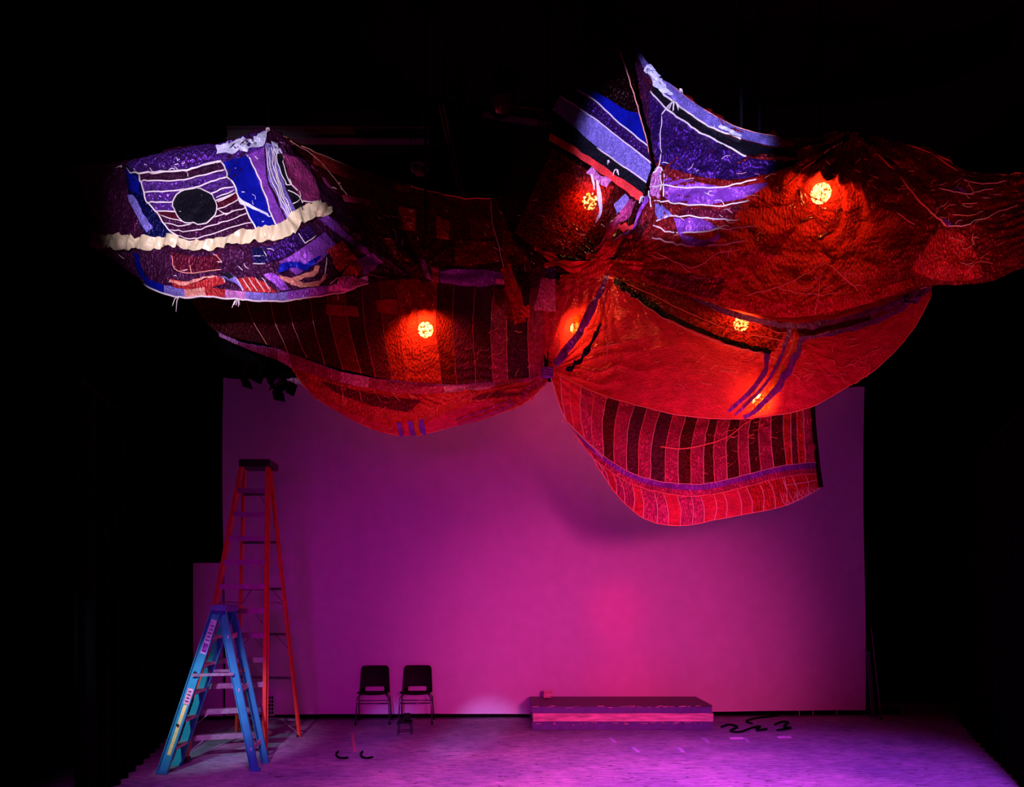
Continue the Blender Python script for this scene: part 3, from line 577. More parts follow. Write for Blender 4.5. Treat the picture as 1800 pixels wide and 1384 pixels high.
L4 = [(968, 222), (1000, 240), (1050, 276), (1128, 346)]; L5 = [(970, 237), (1005, 258), (1056, 292), (1130, 343)]; L6 = [(967, 249), (1002, 270), (1052, 304), (1122, 356)]
cd.strip([(1018, 150), (1060, 170), (1100, 195), (1122, 200)], L1, M['blue'], off=0.012)
cd.strip(L1, L2, M['darkviolet'], off=0.013); cd.strip(L2, L3, M['lilac'], off=0.014); cd.strip(L3, L5, M['black'], off=0.012)
cd.strip(L5, L6, M['scarlet'], 'strap', off=0.03, label='scarlet strap')
cd.seam(L1, 0.008); cd.seam(L2, 0.007); cd.seam([(1050, 262), (1090, 290), (1135, 323)], 0.007)
cd.seam([(1090, 90), (1108, 150), (1125, 205), (1146, 290)], 0.007, m=M['redthread'])
cd.strip([(972, 262), (1040, 305), (1080, 330)], [(905, 410), (950, 440), (1010, 450)], M['gauzedark'], off=0.01)
cd.strip([(982, 310), (1000, 305), (1040, 325)], [(985, 370), (1010, 395), (1055, 385)], M['gauzered'], off=0.02)
cd.ribbon([(1037, 303), (1055, 318), (1072, 328)], 14, M['pink'], off=0.035)
cd.ribbon([(1052, 322), (1056, 350), (1057, 372), (1052, 394)], [5, 9, 8, 2], M['white'], off=0.04)
cd.ribbon([(1040, 312), (1044, 328), (1045, 340)], [3, 5, 2], M['white'], off=0.04)
cd.strip([(1080, 362), (1098, 345)], [(1085, 380), (1110, 358)], M['lilac'], off=0.03)
cd.tuft((1085, 300), 5, 0.09); cd.tuft((1128, 346), 4, 0.10); cd.tuft((1068, 285), 3, 0.05)
# twisted pieces in the gather
for pts, wd, m_ in [([(1112, 352, 7.0), (1100, 375, 6.98), (1078, 395, 7.0), (1065, 425, 7.02), (1045, 440, 7.05)], [0.07, 0.09, 0.10, 0.07, 0.05], 'magenta'),
                    ([(1140, 345, 6.98), (1128, 375, 6.97), (1112, 405, 6.97), (1085, 425, 7.0), (1060, 437, 7.05)], [0.06, 0.08, 0.05, 0.06, 0.04], 'orchid'),
                    ([(940, 437, 7.35), (962, 448, 7.3), (985, 462, 7.25), (998, 463, 7.2)], [0.02, 0.06, 0.07, 0.02], 'scarlet'),
                    ([(958, 468, 7.35), (985, 462, 7.22), (1010, 470, 7.15), (1040, 462, 7.08), (1075, 440, 7.0)], [0.03, 0.09, 0.09, 0.10, 0.06], 'scarlet'),
                    ([(985, 490, 7.3), (1020, 482, 7.15), (1055, 472, 7.05), (1085, 462, 7.0), (1130, 468, 6.95)], [0.05, 0.10, 0.12, 0.10, 0.05], 'red'),
                    ([(1085, 398, 7.0), (1098, 400, 6.98), (1112, 402, 6.97)], [0.06, 0.07, 0.06], 'scarlet'),
                    ([(1030, 452, 7.1), (1060, 445, 7.0), (1090, 425, 6.96), (1110, 425, 6.95)], [0.04, 0.10, 0.14, 0.10], 'red'),
                    ([(1150, 360, 6.97), (1125, 400, 6.94), (1100, 432, 6.95), (1085, 450, 6.95)], [0.10, 0.13, 0.12, 0.06], 'maroon')]:
    free_ribbon(D, pts, wd, M[m_], 'twisted_strip', tw=0.5, ruf=0.02)
tie(D, 1048, 29, 7.5); tie(D, 872, 348, 7.85)

# ------------------------------------------------------------------ CLOTH E: the big sheet at the upper right
E = thing('patchwork_cloth', 'large crumpled red sheer cloth sweeping to the upper right corner, its top edge lit blue-white', 'cloth', P(1450, 400, 6.9), GRP)
ce = Cloth(E, [(1108, 62, 7.35), (1135, 104, 7.25), (1180, 150, 7.15), (1240, 194, 7.1), (1300, 224, 7.05), (1370, 241, 7.05), (1430, 243, 7.0), (1500, 233, 7.0), (1560, 246, 6.95), (1640, 270, 6.9), (1700, 297, 6.85), (1750, 306, 6.75), (1800, 300, 6.6), (1860, 280, 6.4)],
           [(1062, 482, 7.15), (1130, 497, 7.0), (1190, 514, 6.9), (1250, 532, 6.8), (1310, 549, 6.7), (1380, 558, 6.65), (1460, 550, 6.65), (1540, 530, 6.7), (1610, 507, 6.75), (1650, 501, 6.75), (1700, 500, 6.7), (1740, 495, 6.65), (1800, 470, 6.55), (1860, 440, 6.4)],
           left=[(1108, 62, 7.35), (1128, 170, 7.2), (1150, 290, 7.0), (1122, 390, 7.0), (1062, 482, 7.15)], right=[(1860, 280, 6.4), (1866, 360, 6.4), (1860, 440, 6.4)], bulge=0.22,
           folds=[(1500, 236, 0.075, 10, 230, 0.5), (1145, 330, 0.05, 13, 130, 0.2), (1090, 460, 0.04, 16, 120, 1.0), (1690, 435, 0.025, 8, 80, 0.5), (1385, 560, 0.03, 13, 120, 0.2), (1860, 360, 0.03, 12, 150, 0.1)],
           crease=0.035, cscale=2.0, fine=0.010, seed=71, nu=300, nv=170, aniso=(0.8, 1.5))
ce.base('cloth_sheet', M['deepred'])
ce.strip([(1112, 70), (1140, 112), (1182, 154), (1240, 197), (1302, 229), (1372, 245)], [(1118, 92), (1145, 140), (1180, 178), (1238, 220), (1300, 246), (1372, 262)], M['lilac'], off=0.014, label='lilac edge band')
ce.strip([(1370, 244), (1430, 246), (1498, 236)], [(1370, 264), (1420, 268), (1470, 262)], M['deepred'], off=0.014)  # same edge band beyond the light pool, its dimness put into the colour
ce.ribbon([(1138, 120), (1150, 142), (1180, 172)], [6, 16, 6], M['white'], off=0.024); ce.ribbon([(1262, 226), (1285, 239), (1302, 246)], [4, 9, 4], M['white'], off=0.024)
ce.strip([(1145, 142), (1180, 180), (1238, 222), (1300, 248), (1400, 270)], [(1148, 165), (1182, 200), (1235, 236), (1300, 272), (1400, 278)], M['black'], off=0.013)
ce.strip([(1110, 72), (1128, 170), (1150, 288)], [(1122, 92), (1148, 170), (1153, 280)], M['plum'], off=0.012)
ce.strip([(1140, 165), (1180, 200), (1240, 240), (1312, 278), (1405, 284)], [(1150, 285), (1190, 300), (1240, 312), (1310, 316), (1400, 292)], M['darkviolet'], off=0.013)  # violet of the blue light pool put into the strip's colour
ce.seam([(1145, 141), (1165, 165), (1182, 180), (1238, 221), (1302, 247)], 0.009); ce.seam([(1142, 163), (1165, 190), (1184, 205), (1240, 240), (1312, 278)], 0.009)
ce.seam([(1110, 66), (1138, 108), (1182, 152), (1240, 196), (1300, 226), (1370, 242), (1430, 244), (1500, 234), (1560, 247), (1640, 271), (1700, 298), (1750, 307), (1800, 300)], 0.006, m=M['redthread'], off=0.006)
ce.seam([(1182, 180), (1172, 192), (1166, 205)], 0.006, off=0.03); ce.seam([(1180, 180), (1186, 196)], 0.006, off=0.03); ce.seam([(1165, 205), (1160, 240), (1163, 270), (1155, 300)], 0.005)
ce.tuft((1182, 182), 5, 0.11); ce.tuft((1197, 148), 4, 0.05)
for l, m_ in [([(1142, 331), (1180, 328), (1230, 332), (1265, 331), (1330, 318)], 0), ([(1150, 354), (1190, 358), (1235, 363), (1280, 362), (1316, 355)], 0), ([(1153, 392), (1170, 383), (1190, 381), (1240, 384), (1290, 389), (1300, 384)], 0),
              ([(1150, 398), (1175, 408), (1215, 410), (1265, 404), (1330, 400)], 0), ([(1146, 418), (1180, 428), (1215, 434), (1265, 432), (1310, 424)], 0), ([(1150, 440), (1190, 462), (1225, 470), (1260, 445), (1300, 440)], 1), ([(1140, 450), (1180, 458), (1215, 478)], 1), ([(1142, 336), (1143, 365)], 0), ([(1162, 296), (1163, 335)], 0), ([(1168, 300), (1168, 345)], 0), ([(1145, 300), (1160, 294), (1166, 302)], 0)]:
    ce.seam(l, 0.0075 if not m_ else 0.005, m=M['thread' if not m_ else 'redthread'])
ce.strip([(1143, 300), (1164, 296)], [(1145, 345), (1162, 350)], M['pink'], off=0.02)
ce.strip([(1150, 358), (1170, 362)], [(1155, 388), (1185, 381)], M['lilac'], off=0.02)
ce.strip([(1168, 310), (1210, 318), (1280, 330), (1350, 322)], [(1170, 352), (1230, 360), (1300, 352), (1350, 328)], M['orchid'], off=0.012)  # more of the blue pool's violet put into cloth colour
ce.strip([(1200, 366), (1260, 368), (1300, 362)], [(1195, 380), (1240, 383), (1290, 386)], M['wine'], off=0.012)
ce.strip([(1185, 384), (1230, 386), (1262, 402)], [(1190, 406), (1215, 409), (1250, 404)], M['orchid'], off=0.012)
ce.ribbon([(1190, 405), (1210, 425), (1240, 430), (1265, 415)], [6, 14, 14, 6], M['orchid'], off=0.014)
ce.strip([(1130, 470), (1200, 480), (1280, 490)], [(1140, 495), (1200, 512), (1260, 530)], M['wine'], off=0.012)
# folds that run from the right peak
ce.seam([(1490, 238), (1450, 268), (1420, 292), (1380, 330)], 0.007, m=M['redthread']); ce.seam([(1508, 243), (1545, 272), (1580, 312), (1622, 362), (1664, 399)], 0.009, m=M['redthread'])
ce.strip([(1496, 236), (1460, 262), (1425, 290)], [(1490, 246), (1456, 272), (1424, 296)], M['black'], off=0.012); ce.strip([(1506, 240), (1535, 262), (1568, 290)], [(1512, 237), (1545, 262), (1578, 292)], M['black'], off=0.012)
for l in ([(1664, 399), (1700, 395), (1740, 380), (1790, 360)], [(1650, 333), (1680, 340), (1704, 342), (1745, 332)], [(1690, 318), (1712, 325), (1745, 325), (1768, 320)]): ce.seam(l, 0.006)
for l in ([(1690, 360), (1716, 359)], [(1672, 378), (1700, 380), (1718, 377)], [(1640, 273), (1665, 292), (1692, 312), (1710, 342)], [(1486, 300), (1520, 305), (1545, 314)], [(1574, 376), (1590, 385), (1608, 395)]): ce.seam(l, 0.005, m=M['redthread'])
ce.strip([(1668, 335), (1685, 330), (1700, 340)], [(1668, 339), (1685, 341), (1702, 342)], M['purpleband'], off=0.014); ce.strip([(1648, 384), (1660, 386), (1672, 394)], [(1655, 392), (1662, 397), (1668, 397)], M['purpleband'], off=0.014)
ce.strip([(1650, 402), (1690, 412), (1712, 440), (1730, 486)], [(1600, 474), (1630, 488), (1665, 494), (1700, 494)], M['red'], off=0.004)
ce.ribbon([(1400, 400), (1350, 440), (1290, 480), (1230, 505)], [4, 34, 40, 10], M['red'], 'fabric_strip', off=0.0)
ce.strip([(1250, 528), (1310, 545), (1380, 556), (1460, 548), (1540, 527), (1605, 503)], [(1270, 510), (1320, 522), (1385, 530), (1460, 524), (1535, 508), (1600, 490)], M['red'], 'hem_and_lit_band', off=0.012)  # no separate hem: the lit lower edge of the sheet put into colour
ce.seam([(1310, 520), (1380, 500), (1440, 468), (1450, 462), (1485, 490), (1505, 510)], 0.005, m=M['redthread']); ce.seam([(1442, 470), (1440, 500), (1435, 530), (1432, 552)], 0.004, m=M['redthread'])
ce.seam([(1360, 505), (1400, 515), (1440, 518), (1480, 513)], 0.004, m=M['redthread']); ce.seam([(1400, 330), (1420, 345), (1450, 360)], 0.004, m=M['redthread'])
tie(E, 1108, 62, 7.35); tie(E, 1500, 233, 7.0); tie(E, 1860, 280, 6.4)

# ------------------------------------------------------------------ CLOTH F: the red sling at the lower right
Fh = thing('patchwork_cloth', 'bright red satin sling edged with violet ribbons, below the crumpled sheet at right', 'cloth', P(1250, 650, 7.2), GRP)
cf = Cloth(Fh, [(950, 495, 7.75), (1020, 488, 7.6), (1075, 478, 7.45), (1130, 490, 7.4), (1200, 505, 7.35), (1300, 535, 7.25), (1385, 548, 7.2), (1480, 538, 7.2), (1560, 515, 7.2), (1632, 492, 7.2)],
           [(965, 650, 7.7), (1043, 689, 7.45), (1113, 711, 7.2), (1195, 730, 7.0), (1300, 737, 6.95), (1413, 720, 7.0), (1475, 689, 7.05), (1540, 648, 7.1), (1600, 586, 7.15), (1638, 520, 7.2)],
           left=[(950, 495, 7.75), (944, 575, 7.8), (965, 650, 7.7)], right=[(1632, 492, 7.2), (1637, 506, 7.2), (1638, 520, 7.2)], bulge=0.24,
           folds=[(1075, 478, 0.022, 14, 110, 0.5), (968, 650, 0.035, 16, 130, 0.1), (1632, 505, 0.012, 20, 200, 0.4), (1395, 590, 0.02, 11, 90, 0.3)], crease=0.012, cscale=1.5, fine=0.004, seed=81, nu=260, nv=130)
cf.base('cloth_sheet', M['crimson'])
cf.strip([(1080, 486), (1130, 500), (1200, 516), (1260, 540), (1330, 560), (1388, 570)], [(1080, 503), (1120, 527), (1180, 563), (1260, 597), (1320, 613), (1360, 620)], M['gauzemaroon'], off=0.012)
cf.ribbon([(1072, 482), (1058, 515), (1042, 545), (1015, 595), (978, 642)], [7, 11, 13, 12, 12], M['purpleband'], 'violet_ribbon', off=0.02)
cf.ribbon([(1058, 570), (1045, 600), (1025, 630), (998, 653)], [3, 8, 8, 7], M['navy'], 'black_ribbon', off=0.02)
cf.ribbon([(1081, 497), (1120, 524), (1180, 563), (1260, 598), (1310, 613), (1352, 622)], [9, 10, 10, 8, 8, 8], M['black'], 'black_ribbon', off=0.024, )
cf.ribbon([(1190, 510), (1260, 548), (1330, 569), (1388, 578), (1450, 573), (1530, 553), (1595, 527), (1628, 508)], 10, M['purpleband'], 'violet_ribbon', off=0.024)
cf.ribbon([(1405, 600), (1450, 592), (1503, 580), (1561, 557), (1600, 532), (1628, 512)], [7, 8, 9, 9, 7, 5], M['purpleband'], 'violet_ribbon', off=0.024)
cf.ribbon([(1389, 578), (1380, 605), (1370, 630), (1350, 668), (1318, 705), (1290, 730)], [7, 8, 6, 5, 5, 4], M['purpleband'], 'violet_ribbon', off=0.022)
cf.ribbon([(1408, 600), (1396, 630), (1382, 655), (1358, 690), (1325, 722), (1305, 733)], [8, 11, 12, 12, 9, 6], M['purpleband'], 'violet_ribbon', off=0.024)
cf.ribbon([(1346, 624), (1343, 655), (1316, 690), (1278, 724)], [10, 9, 8, 5], M['purpleband'], 'violet_ribbon', off=0.022)
cf.strip([(1372, 640), (1350, 680), (1310, 722)], [(1382, 650), (1358, 688), (1325, 725)], M['gold'], off=0.016); cf.strip([(1320, 690), (1300, 715)], [(1338, 668), (1318, 708)], M['salmon'], off=0.016)
cf.strip([(1320, 722), (1345, 700), (1350, 712)], [(1312, 736), (1340, 722), (1352, 718)], M['gold'], off=0.016)
cf.strip([(1010, 560), (1030, 545)], [(1005, 600), (1012, 590)], M['gold'], off=0.012)  # yellow lamp glow put into the colour of this piece
cf.strip([(1400, 578), (1450, 574), (1530, 555)], [(1405, 594), (1450, 587), (1530, 566)], M['maroon'], off=0.010)
for l in ([(1083, 492), (1130, 512), (1200, 548), (1290, 584), (1385, 602)], [(1300, 562), (1360, 585), (1385, 588)], [(1076, 508), (1074, 570), (1066, 640)], [(1060, 545), (1052, 590), (1040, 625)], [(1398, 580), (1390, 610), (1360, 665), (1315, 722)], [(1360, 625), (1358, 655), (1330, 690), (1296, 722)],
          [(970, 560), (985, 600), (975, 640)], [(1000, 520), (985, 570)]): cf.seam(l, 0.0045, m=M['redthread'])
cf.seam([(1083, 502), (1122, 530), (1182, 569), (1262, 604), (1350, 627)], 0.004); cf.seam([(1405, 596), (1450, 587), (1503, 575), (1561, 552), (1625, 510)], 0.006); cf.seam([(1192, 512), (1260, 549), (1330, 569), (1388, 578), (1450, 573), (1530, 553)], 0.003)
cf.seam([(968, 652), (1043, 688), (1113, 710), (1195, 729), (1300, 736), (1413, 719), (1475, 688), (1540, 647), (1600, 585), (1636, 520)], 0.008, m=M['redthread'], off=0.004)
tie(Fh, 1632, 492, 7.2); tie(Fh, 1075, 478, 7.45)

# ------------------------------------------------------------------ CLOTH G: the striped piece hanging lowest
G = thing('patchwork_cloth', 'magenta and maroon striped cloth hanging lowest, with a black bound right edge', 'cloth', P(1240, 820, 7.9), GRP)
cg = Cloth(G, [(962, 648, 7.75), (1043, 675, 7.95), (1113, 692, 8.0), (1195, 702, 8.0), (1300, 705, 8.0), (1370, 700, 8.0), (1428, 692, 8.0)],
           [(1030, 785, 7.95), (1060, 836, 7.9), (1092, 880, 7.85), (1138, 916, 7.75), (1195, 926, 7.7), (1276, 912, 7.7), (1366, 895, 7.75), (1419, 872, 7.85), (1442, 858, 7.9)],
           left=[(962, 648, 7.75), (974, 690, 7.8), (998, 742, 7.9), (1030, 785, 7.95)], right=[(1428, 692, 8.0), (1432, 790, 7.95), (1442, 858, 7.9)], bulge=0.15,
           folds=[(964, 650, 0.03, 14, 120, 0.2), (1300, 720, 0.03, 8, 160, 0.9), (1440, 720, 0.02, 9, 100, 0.4)], crease=0.014, cscale=1.7, fine=0.005, seed=91)
cg.strip([(1000, 738), (1030, 784), (1060, 834), (1092, 878), (1130, 908)], [(1008, 748), (1040, 780), (1075, 826), (1110, 870), (1138, 900)], M['maroon'], 'hem_facing', off=-0.006)
topl = spline([(968, 650), (1043, 676), (1113, 693), (1195, 703), (1300, 706), (1370, 701), (1426, 693)], 60)
def tp(px): return (px, float(np.interp(px, topl[:, 0], topl[:, 1])))
lowl = spline([(996, 738), (1027, 770), (1061, 801), (1114, 834), (1180, 850), (1239, 851), (1313, 835), (1369, 820), (1437, 813)], 80)
def lp(px): return (px, float(np.interp(px, lowl[:, 0], lowl[:, 1])))
ed = [((966, 650), (985, 715)), ((984, 657), (996, 738)), ((1002, 664), (1011, 757)), ((1022, 672), (1027, 770)), (tp(1048), lp(1043)), (tp(1070), lp(1061)), (tp(1094), lp(1080)), (tp(1120), lp(1102)), (tp(1144), lp(1122)), (tp(1168), lp(1143)), (tp(1192), lp(1169)), (tp(1214), lp(1192)), (tp(1236), lp(1214)), (tp(1256), lp(1237)), (tp(1270), lp(1256)), (tp(1290), lp(1278)), (tp(1308), lp(1300)), (tp(1324), lp(1318)), (tp(1340), lp(1337)), (tp(1358), lp(1360)), (tp(1378), lp(1382)), (tp(1391), lp(1392)), (tp(1400), lp(1404)), (tp(1409), lp(1415)), (tp(1427), lp(1436))]
gm = ['red', 'crimson', 'crimson', 'magenta', 'magenta', 'maroon', 'magenta', 'plum', 'magenta', 'plum', 'magenta', 'maroon', 'magenta', 'maroon', 'magenta', 'maroon', 'magenta', 'maroon', 'magenta', 'maroon', 'red', 'wine', 'red', 'magenta']
for i in range(24):
    (t0, b0), (t1, b1) = ed[i], ed[i+1]; sw = -9*math.sin(i*0.13+0.2)
    m0 = ((t0[0]+b0[0])/2+sw, (t0[1]+b0[1])/2); m1 = ((t1[0]+b1[0])/2+sw, (t1[1]+b1[1])/2)
    cg.strip([t0, m0, b0], [t1, m1, b1], M[gm[i]], off=0.0, step=3.6)
    if i: cg.seam([t0, m0, b0], 0.0045, m=M['thread' if i % 2 else 'redthread'], off=0.008)
bandu = lowl[np.linspace(0, 79, 12).astype(int)]; bl = [(q[0]+1, q[1]+10) for q in bandu]; bl2 = [(q[0]+2, q[1]+20) for q in bandu]
cg.strip([tuple(q) for q in bandu], bl, M['purpleband'], 'violet_band', off=0.003); cg.strip(bl, bl2, M['magenta'], 'magenta_band', off=0.003)
cg.seam(bl2, 0.005, m=M['redthread'], off=0.012); cg.seam([tuple(q) for q in bandu], 0.004, off=0.012)
botl = spline([(1015, 768), (1032, 787), (1060, 834), (1092, 878), (1138, 914), (1195, 924), (1276, 910), (1366, 893), (1419, 870), (1441, 857)], 100)
L2_ = spline(bl2, 60)
nlo = 22
ua = L2_[np.linspace(3, 59, nlo+1).astype(int)]; ub = botl[np.linspace(8, 99, nlo+1).astype(int)]
for i in range(nlo):
    cg.strip([tuple(ua[i]), tuple((ua[i]+ub[i])/2+[4, 0]), tuple(ub[i])], [tuple(ua[i+1]), tuple((ua[i+1]+ub[i+1])/2+[4, 0]), tuple(ub[i+1])], M['magenta' if i < 12 and i % 3 else ('crimson' if i < 16 else 'red')], 'hem_strip', off=0.0, step=4)
    if i: cg.seam([tuple(ua[i]), tuple((ua[i]+ub[i])/2+[4, 0]), tuple(ub[i])], 0.0045, off=0.010)
for k in range(9):                                    # scalloped loops at the right corner
    x = 1370+8*k; cg.seam([(x, 868-1.2*k), (x+8, 888-2.6*k), (x+20, 884-3.2*k), (x+30-2*k, 862-2.4*k)], 0.004, off=0.014)
cg.seam([(1378, 853), (1410, 850), (1440, 842)], 0.005, off=0.014); cg.seam([(1378, 838), (1380, 855), (1385, 862)], 0.005, off=0.014)
cg.seam([tuple(q) for q in botl[::6]], 0.006, m=M['redthread'], off=0.004); cg.seam([(966, 652), (977, 695), (996, 738), (1027, 772), (1061, 805)], 0.006, off=0.008)
cg.seam([(1160, 786), (1200, 790), (1240, 783), (1280, 768), (1310, 745), (1330, 735)], 0.008, m=M['redthread'], off=0.012)  # a fold across the stripes, drawn as an added thread line
free_ribbon(G, [(1428, 698, 7.97), (1431, 750, 7.95), (1437, 810, 7.92), (1443, 857, 7.88)], 0.05, M['black'], 'bound_edge', ruf=0.003)['label'] = 'black bound edge'
cg.tuft((1010, 765), 3, 0.10); cg.tuft((984, 735), 3, 0.06)
tie(G, 1428, 692, 8.0)
# knot where the slings are tied together
kn = thing('rope_knot', 'small dark lashing where the slings are tied together at the centre', 'knot', P(962, 655, 7.6))
pts = []
for k in range(60):
    t = k/59*2*PI*4; pts.append(P(962, 655, 7.58)+Vector((0.05*math.cos(t), 0.05*math.sin(t), 0.05-0.1*k/59)))
MB().tube(pts, 0.014, 6).build('lashing', M['purpleband'], kn, True)
MB().tube([P(962, 655, 7.6), P(964, 560, 7.9), Vector((P(964, 560, 7.9).x, 8.1, HANG))], 0.008, 6).build('tie_rope', M['rope'], kn)

# loose thread ends, plus added tubes standing for crease highlights and sparkles
def threads_and_glints(cl, spots, n, length, m, ang):
    mb = MB()
    for _ in range(n):
        x0, y0, rx, ry = random.choice(spots); x, y = x0+random.gauss(0, rx), y0+random.gauss(0, ry)
        a = ang+random.gauss(0, 0.45); l = length*random.uniform(0.4, 1.5); c_ = random.uniform(-0.25, 0.25)*l
        q = [(x, y), (x+math.cos(a)*l/2-math.sin(a)*c_, y+math.sin(a)*l/2+math.cos(a)*c_), (x+math.cos(a)*l, y+math.sin(a)*l)]
        mb.tube(cl.at(spline(q, 5), 0.016).tolist(), random.uniform(0.0022, 0.0042), 4)
    o = mb.build('threads_and_glints', m, cl.root, True); o['kind'] = 'stuff'
threads_and_glints(ce, [(1400, 300, 40, 30), (1470, 400, 60, 40), (1300, 420, 60, 40), (1560, 330, 50, 40), (1450, 500, 80, 20), (1690, 440, 25, 25)], 120, 20, M['redthread'], -0.35)
threads_and_glints(ce, [(1230, 350, 50, 40), (1700, 360, 50, 30)], 34, 16, M['thread'], 0.0)
threads_and_glints(cc, [(615, 375, 30, 30), (655, 445, 35, 25), (700, 400, 60, 40), (900, 430, 40, 40)], 80, 9, M['thread'], 0.7)
threads_and_glints(cd, [(1000, 390, 30, 25), (1040, 460, 40, 10), (980, 440, 25, 20)], 60, 7, M['thread'], 0.5)
threads_and_glints(cb, [(870, 610, 60, 25), (720, 580, 30, 50), (800, 640, 60, 15)], 50, 12, M['redthread'], -0.7)
threads_and_glints(cb2, [(700, 715, 70, 15), (850, 710, 40, 8)], 40, 14, M['redthread'], -0.2)
threads_and_glints(cf, [(1220, 660, 80, 25), (1480, 640, 50, 20), (1060, 600, 20, 40)], 60, 16, M['redthread'], -0.3)
threads_and_glints(cg, [(1250, 780, 70, 40), (1330, 760, 50, 30)], 50, 12, M['redthread'], -0.6)
threads_and_glints(ca, [(470, 330, 30, 40), (330, 290, 60, 8), (420, 450, 60, 20)], 40, 8, M['thread'], 0.3)

# ------------------------------------------------------------------ lamps hung behind the cloths
def stage_lamp(px, py, Y, label, power, tgt=None, cloth=None, gap=0.22, size=0.10, doors=False, color=(1.0, 0.30, 0.08), lens=True, body_m=None):
    if cloth is not None:
        q = Vector(cloth.at([(px, py)])[0]); p = q+(q-Vector((0, 0, EYE))).normalized()*gap; tgt = q if tgt is None else tgt
    else: p = P(px, py, Y)
    tgt = Vector(tgt) if tgt is not None else Vector((p.x*0.25, 0, 1.75)); ax = (tgt-p).normalized()
    r = thing('stage_lamp', label, 'lamp', p, 'stage lamps hung from the grid')
    bm_ = body_m or M['blackmetal']
    MB().lathe([(0.0, -0.34), (size*0.6, -0.34), (size*0.8, -0.30), (size*0.85, -0.18), (size*1.15, -0.12), (size*1.2, 0.05), (size*1.3, 0.05), (size*1.3, 0.07), (size*1.08, 0.07), (size*1.05, -0.02)], p, ax).build('lamp_can', bm_, r, True)
    MB().lathe([(0.0, 0.0), (size*0.6, -0.004), (size*1.05, -0.015)], p, ax, 24).build('lens', M['lens'] if lens else M['darklens'], r, True)
    sx = ax.cross(Vector((0, 0, 1))).normalized(); c = p-ax*0.12; w_ = size*1.4
    up_ = Vector((0, 0, 1))
    MB().tube([c+sx*w_, c+sx*w_+up_*0.2, c+sx*w_*0.6+up_*0.28, c-sx*w_*0.6+up_*0.28, c-sx*w_+up_*0.2, c-sx*w_], 0.012, 6).build('yoke', bm_, r)
    MB().box(c+up_*0.33, (0.05, 0.06, 0.10), bev=0.008).build('clamp', bm_, r)
    MB().tube([c+up_*0.36, Vector((c.x, c.y, HANG))], 0.016, 6).build('drop_pipe', bm_, r)
    if doors:
        hz = ax.cross(Vector((0, 0, 1))).normalized(); vt = hz.cross(ax)
        for d_ in (hz, -hz, vt, -vt):
            a_ = p+ax*0.08+d_*size*1.15; MB().bar(a_, a_+(ax*0.8+d_*0.6).normalized()*size*1.5, size*1.9, 0.006, ax.cross(d_)).build('barn_door', bm_, r)
        MB().tube([c-ax*0.2, c-ax*0.28+up_*0.1, c-ax*0.1+up_*0.3], 0.01, 6).build('power_cable', M['rope'], r)
    if power:
        l = bpy.data.lights.new('lamp_beam', 'SPOT'); l.energy = power; l.color = color; l.spot_size = math.radians(168); l.spot_blend = 1.0; l.shadow_soft_size = 0.06
        o = bpy.data.objects.new('lamp_beam', l); COL.objects.link(o); o.location = p+ax*0.09
        o.rotation_euler = ax.to_track_quat('-Z', 'Y').to_euler()
    return r
M['darklens'] = mat('unlit lens', (0.02, 0.008, 0.01), 0.25, 0.0, spec=0.3)
stage_lamp(748, 580, 7.95, 'lit lamp glowing through the dark red striped sling at lower left', 57, cloth=cb, gap=0.30, size=0.075)
stage_lamp(1037, 354, 7.85, 'lit lamp glowing through the peaked cloth beside the scarlet strap', 48, cloth=cd, gap=0.26, size=0.075)
stage_lamp(1443, 340, 7.45, 'lit lamp glowing through the large crumpled sheet at right', 63, cloth=ce, gap=0.30, size=0.085)
stage_lamp(1303, 569, 7.75, 'lit lamp glowing through the bright red sling under its violet ribbon', 39, cloth=cf, gap=0.30, size=0.07)
stage_lamp(1012, 578, 8.05, 'lit lamp glowing behind the violet ribbon left of the bright red sling', 39, cloth=cf, gap=0.28, size=0.055)
stage_lamp(1335, 705, 7.6, 'lit lamp low behind the bright red sling, by its violet stripes', 36, cloth=cf, gap=0.22, size=0.06)
stage_lamp(880, 185, 8.8, 'unlit round lamp high under the dark ceiling above the centre', 0, tgt=(0, 5, 5.2), size=0.11, lens=False)
stage_lamp(738, 290, 9.6, 'small unlit lamp among the dark rigging between the two peaks', 0, tgt=(-2, 8, 2), size=0.09, lens=False, body_m=M['beam'])
stage_lamp(488, 672, 9.6, 'black lamp in silhouette against the top left of the screen', 0, tgt=P(530, 715, 9.2), size=0.085, lens=False, doors=True)
stage_lamp(428, 650, 9.3, 'black lamp in the dark, just left of the one over the top of the screen', 0, tgt=P(500, 690, 9.0), size=0.085, lens=False, doors=True)
# steel of the grid
def beam(name, p, q, w_, h_, label, kind='beam'):
    r = thing(name, label, kind, p); p, q = Vector(p), Vector(q); sd = Vector((0, 1, 0)) if abs((q-p).normalized().y) < 0.7 else Vector((1, 0, 0))
    d = (q-p).normalized(); up_ = d.cross(sd).normalized()
    if up_.z < 0: up_ = -up_
    MB().bar(p, q, 0.012, h_, sd).build('web', M['beam'], r)
    for s_ in (1, -1):
        MB().bar(p+up_*s_*h_/2, q+up_*s_*h_/2, w_, 0.014, sd).build('flange', M['beam'], r)
    for e in (0.15, 0.85):
        c = p.lerp(q, e); MB().tube([c, Vector((c.x, c.y, HANG))], 0.02, 6).build('hanger', M['blackmetal'], r)
    return r
beam('steel_beam', P(400, 238, 9.0), P(752, 238, 9.0), 0.12, 0.14, 'dark steel beam running level in the rigging behind the left peak')
beam('steel_beam', P(776, 190, 8.9), P(812, 345, 8.95), 0.14, 0.05, 'dark steel strut hanging down at a slant in the rigging, left of centre')
beam('steel_beam', P(1000, 215, 9.4), P(640, 160, 10.8), 0.12, 0.14, 'dark steel beam running back at an angle above the lit rigging')

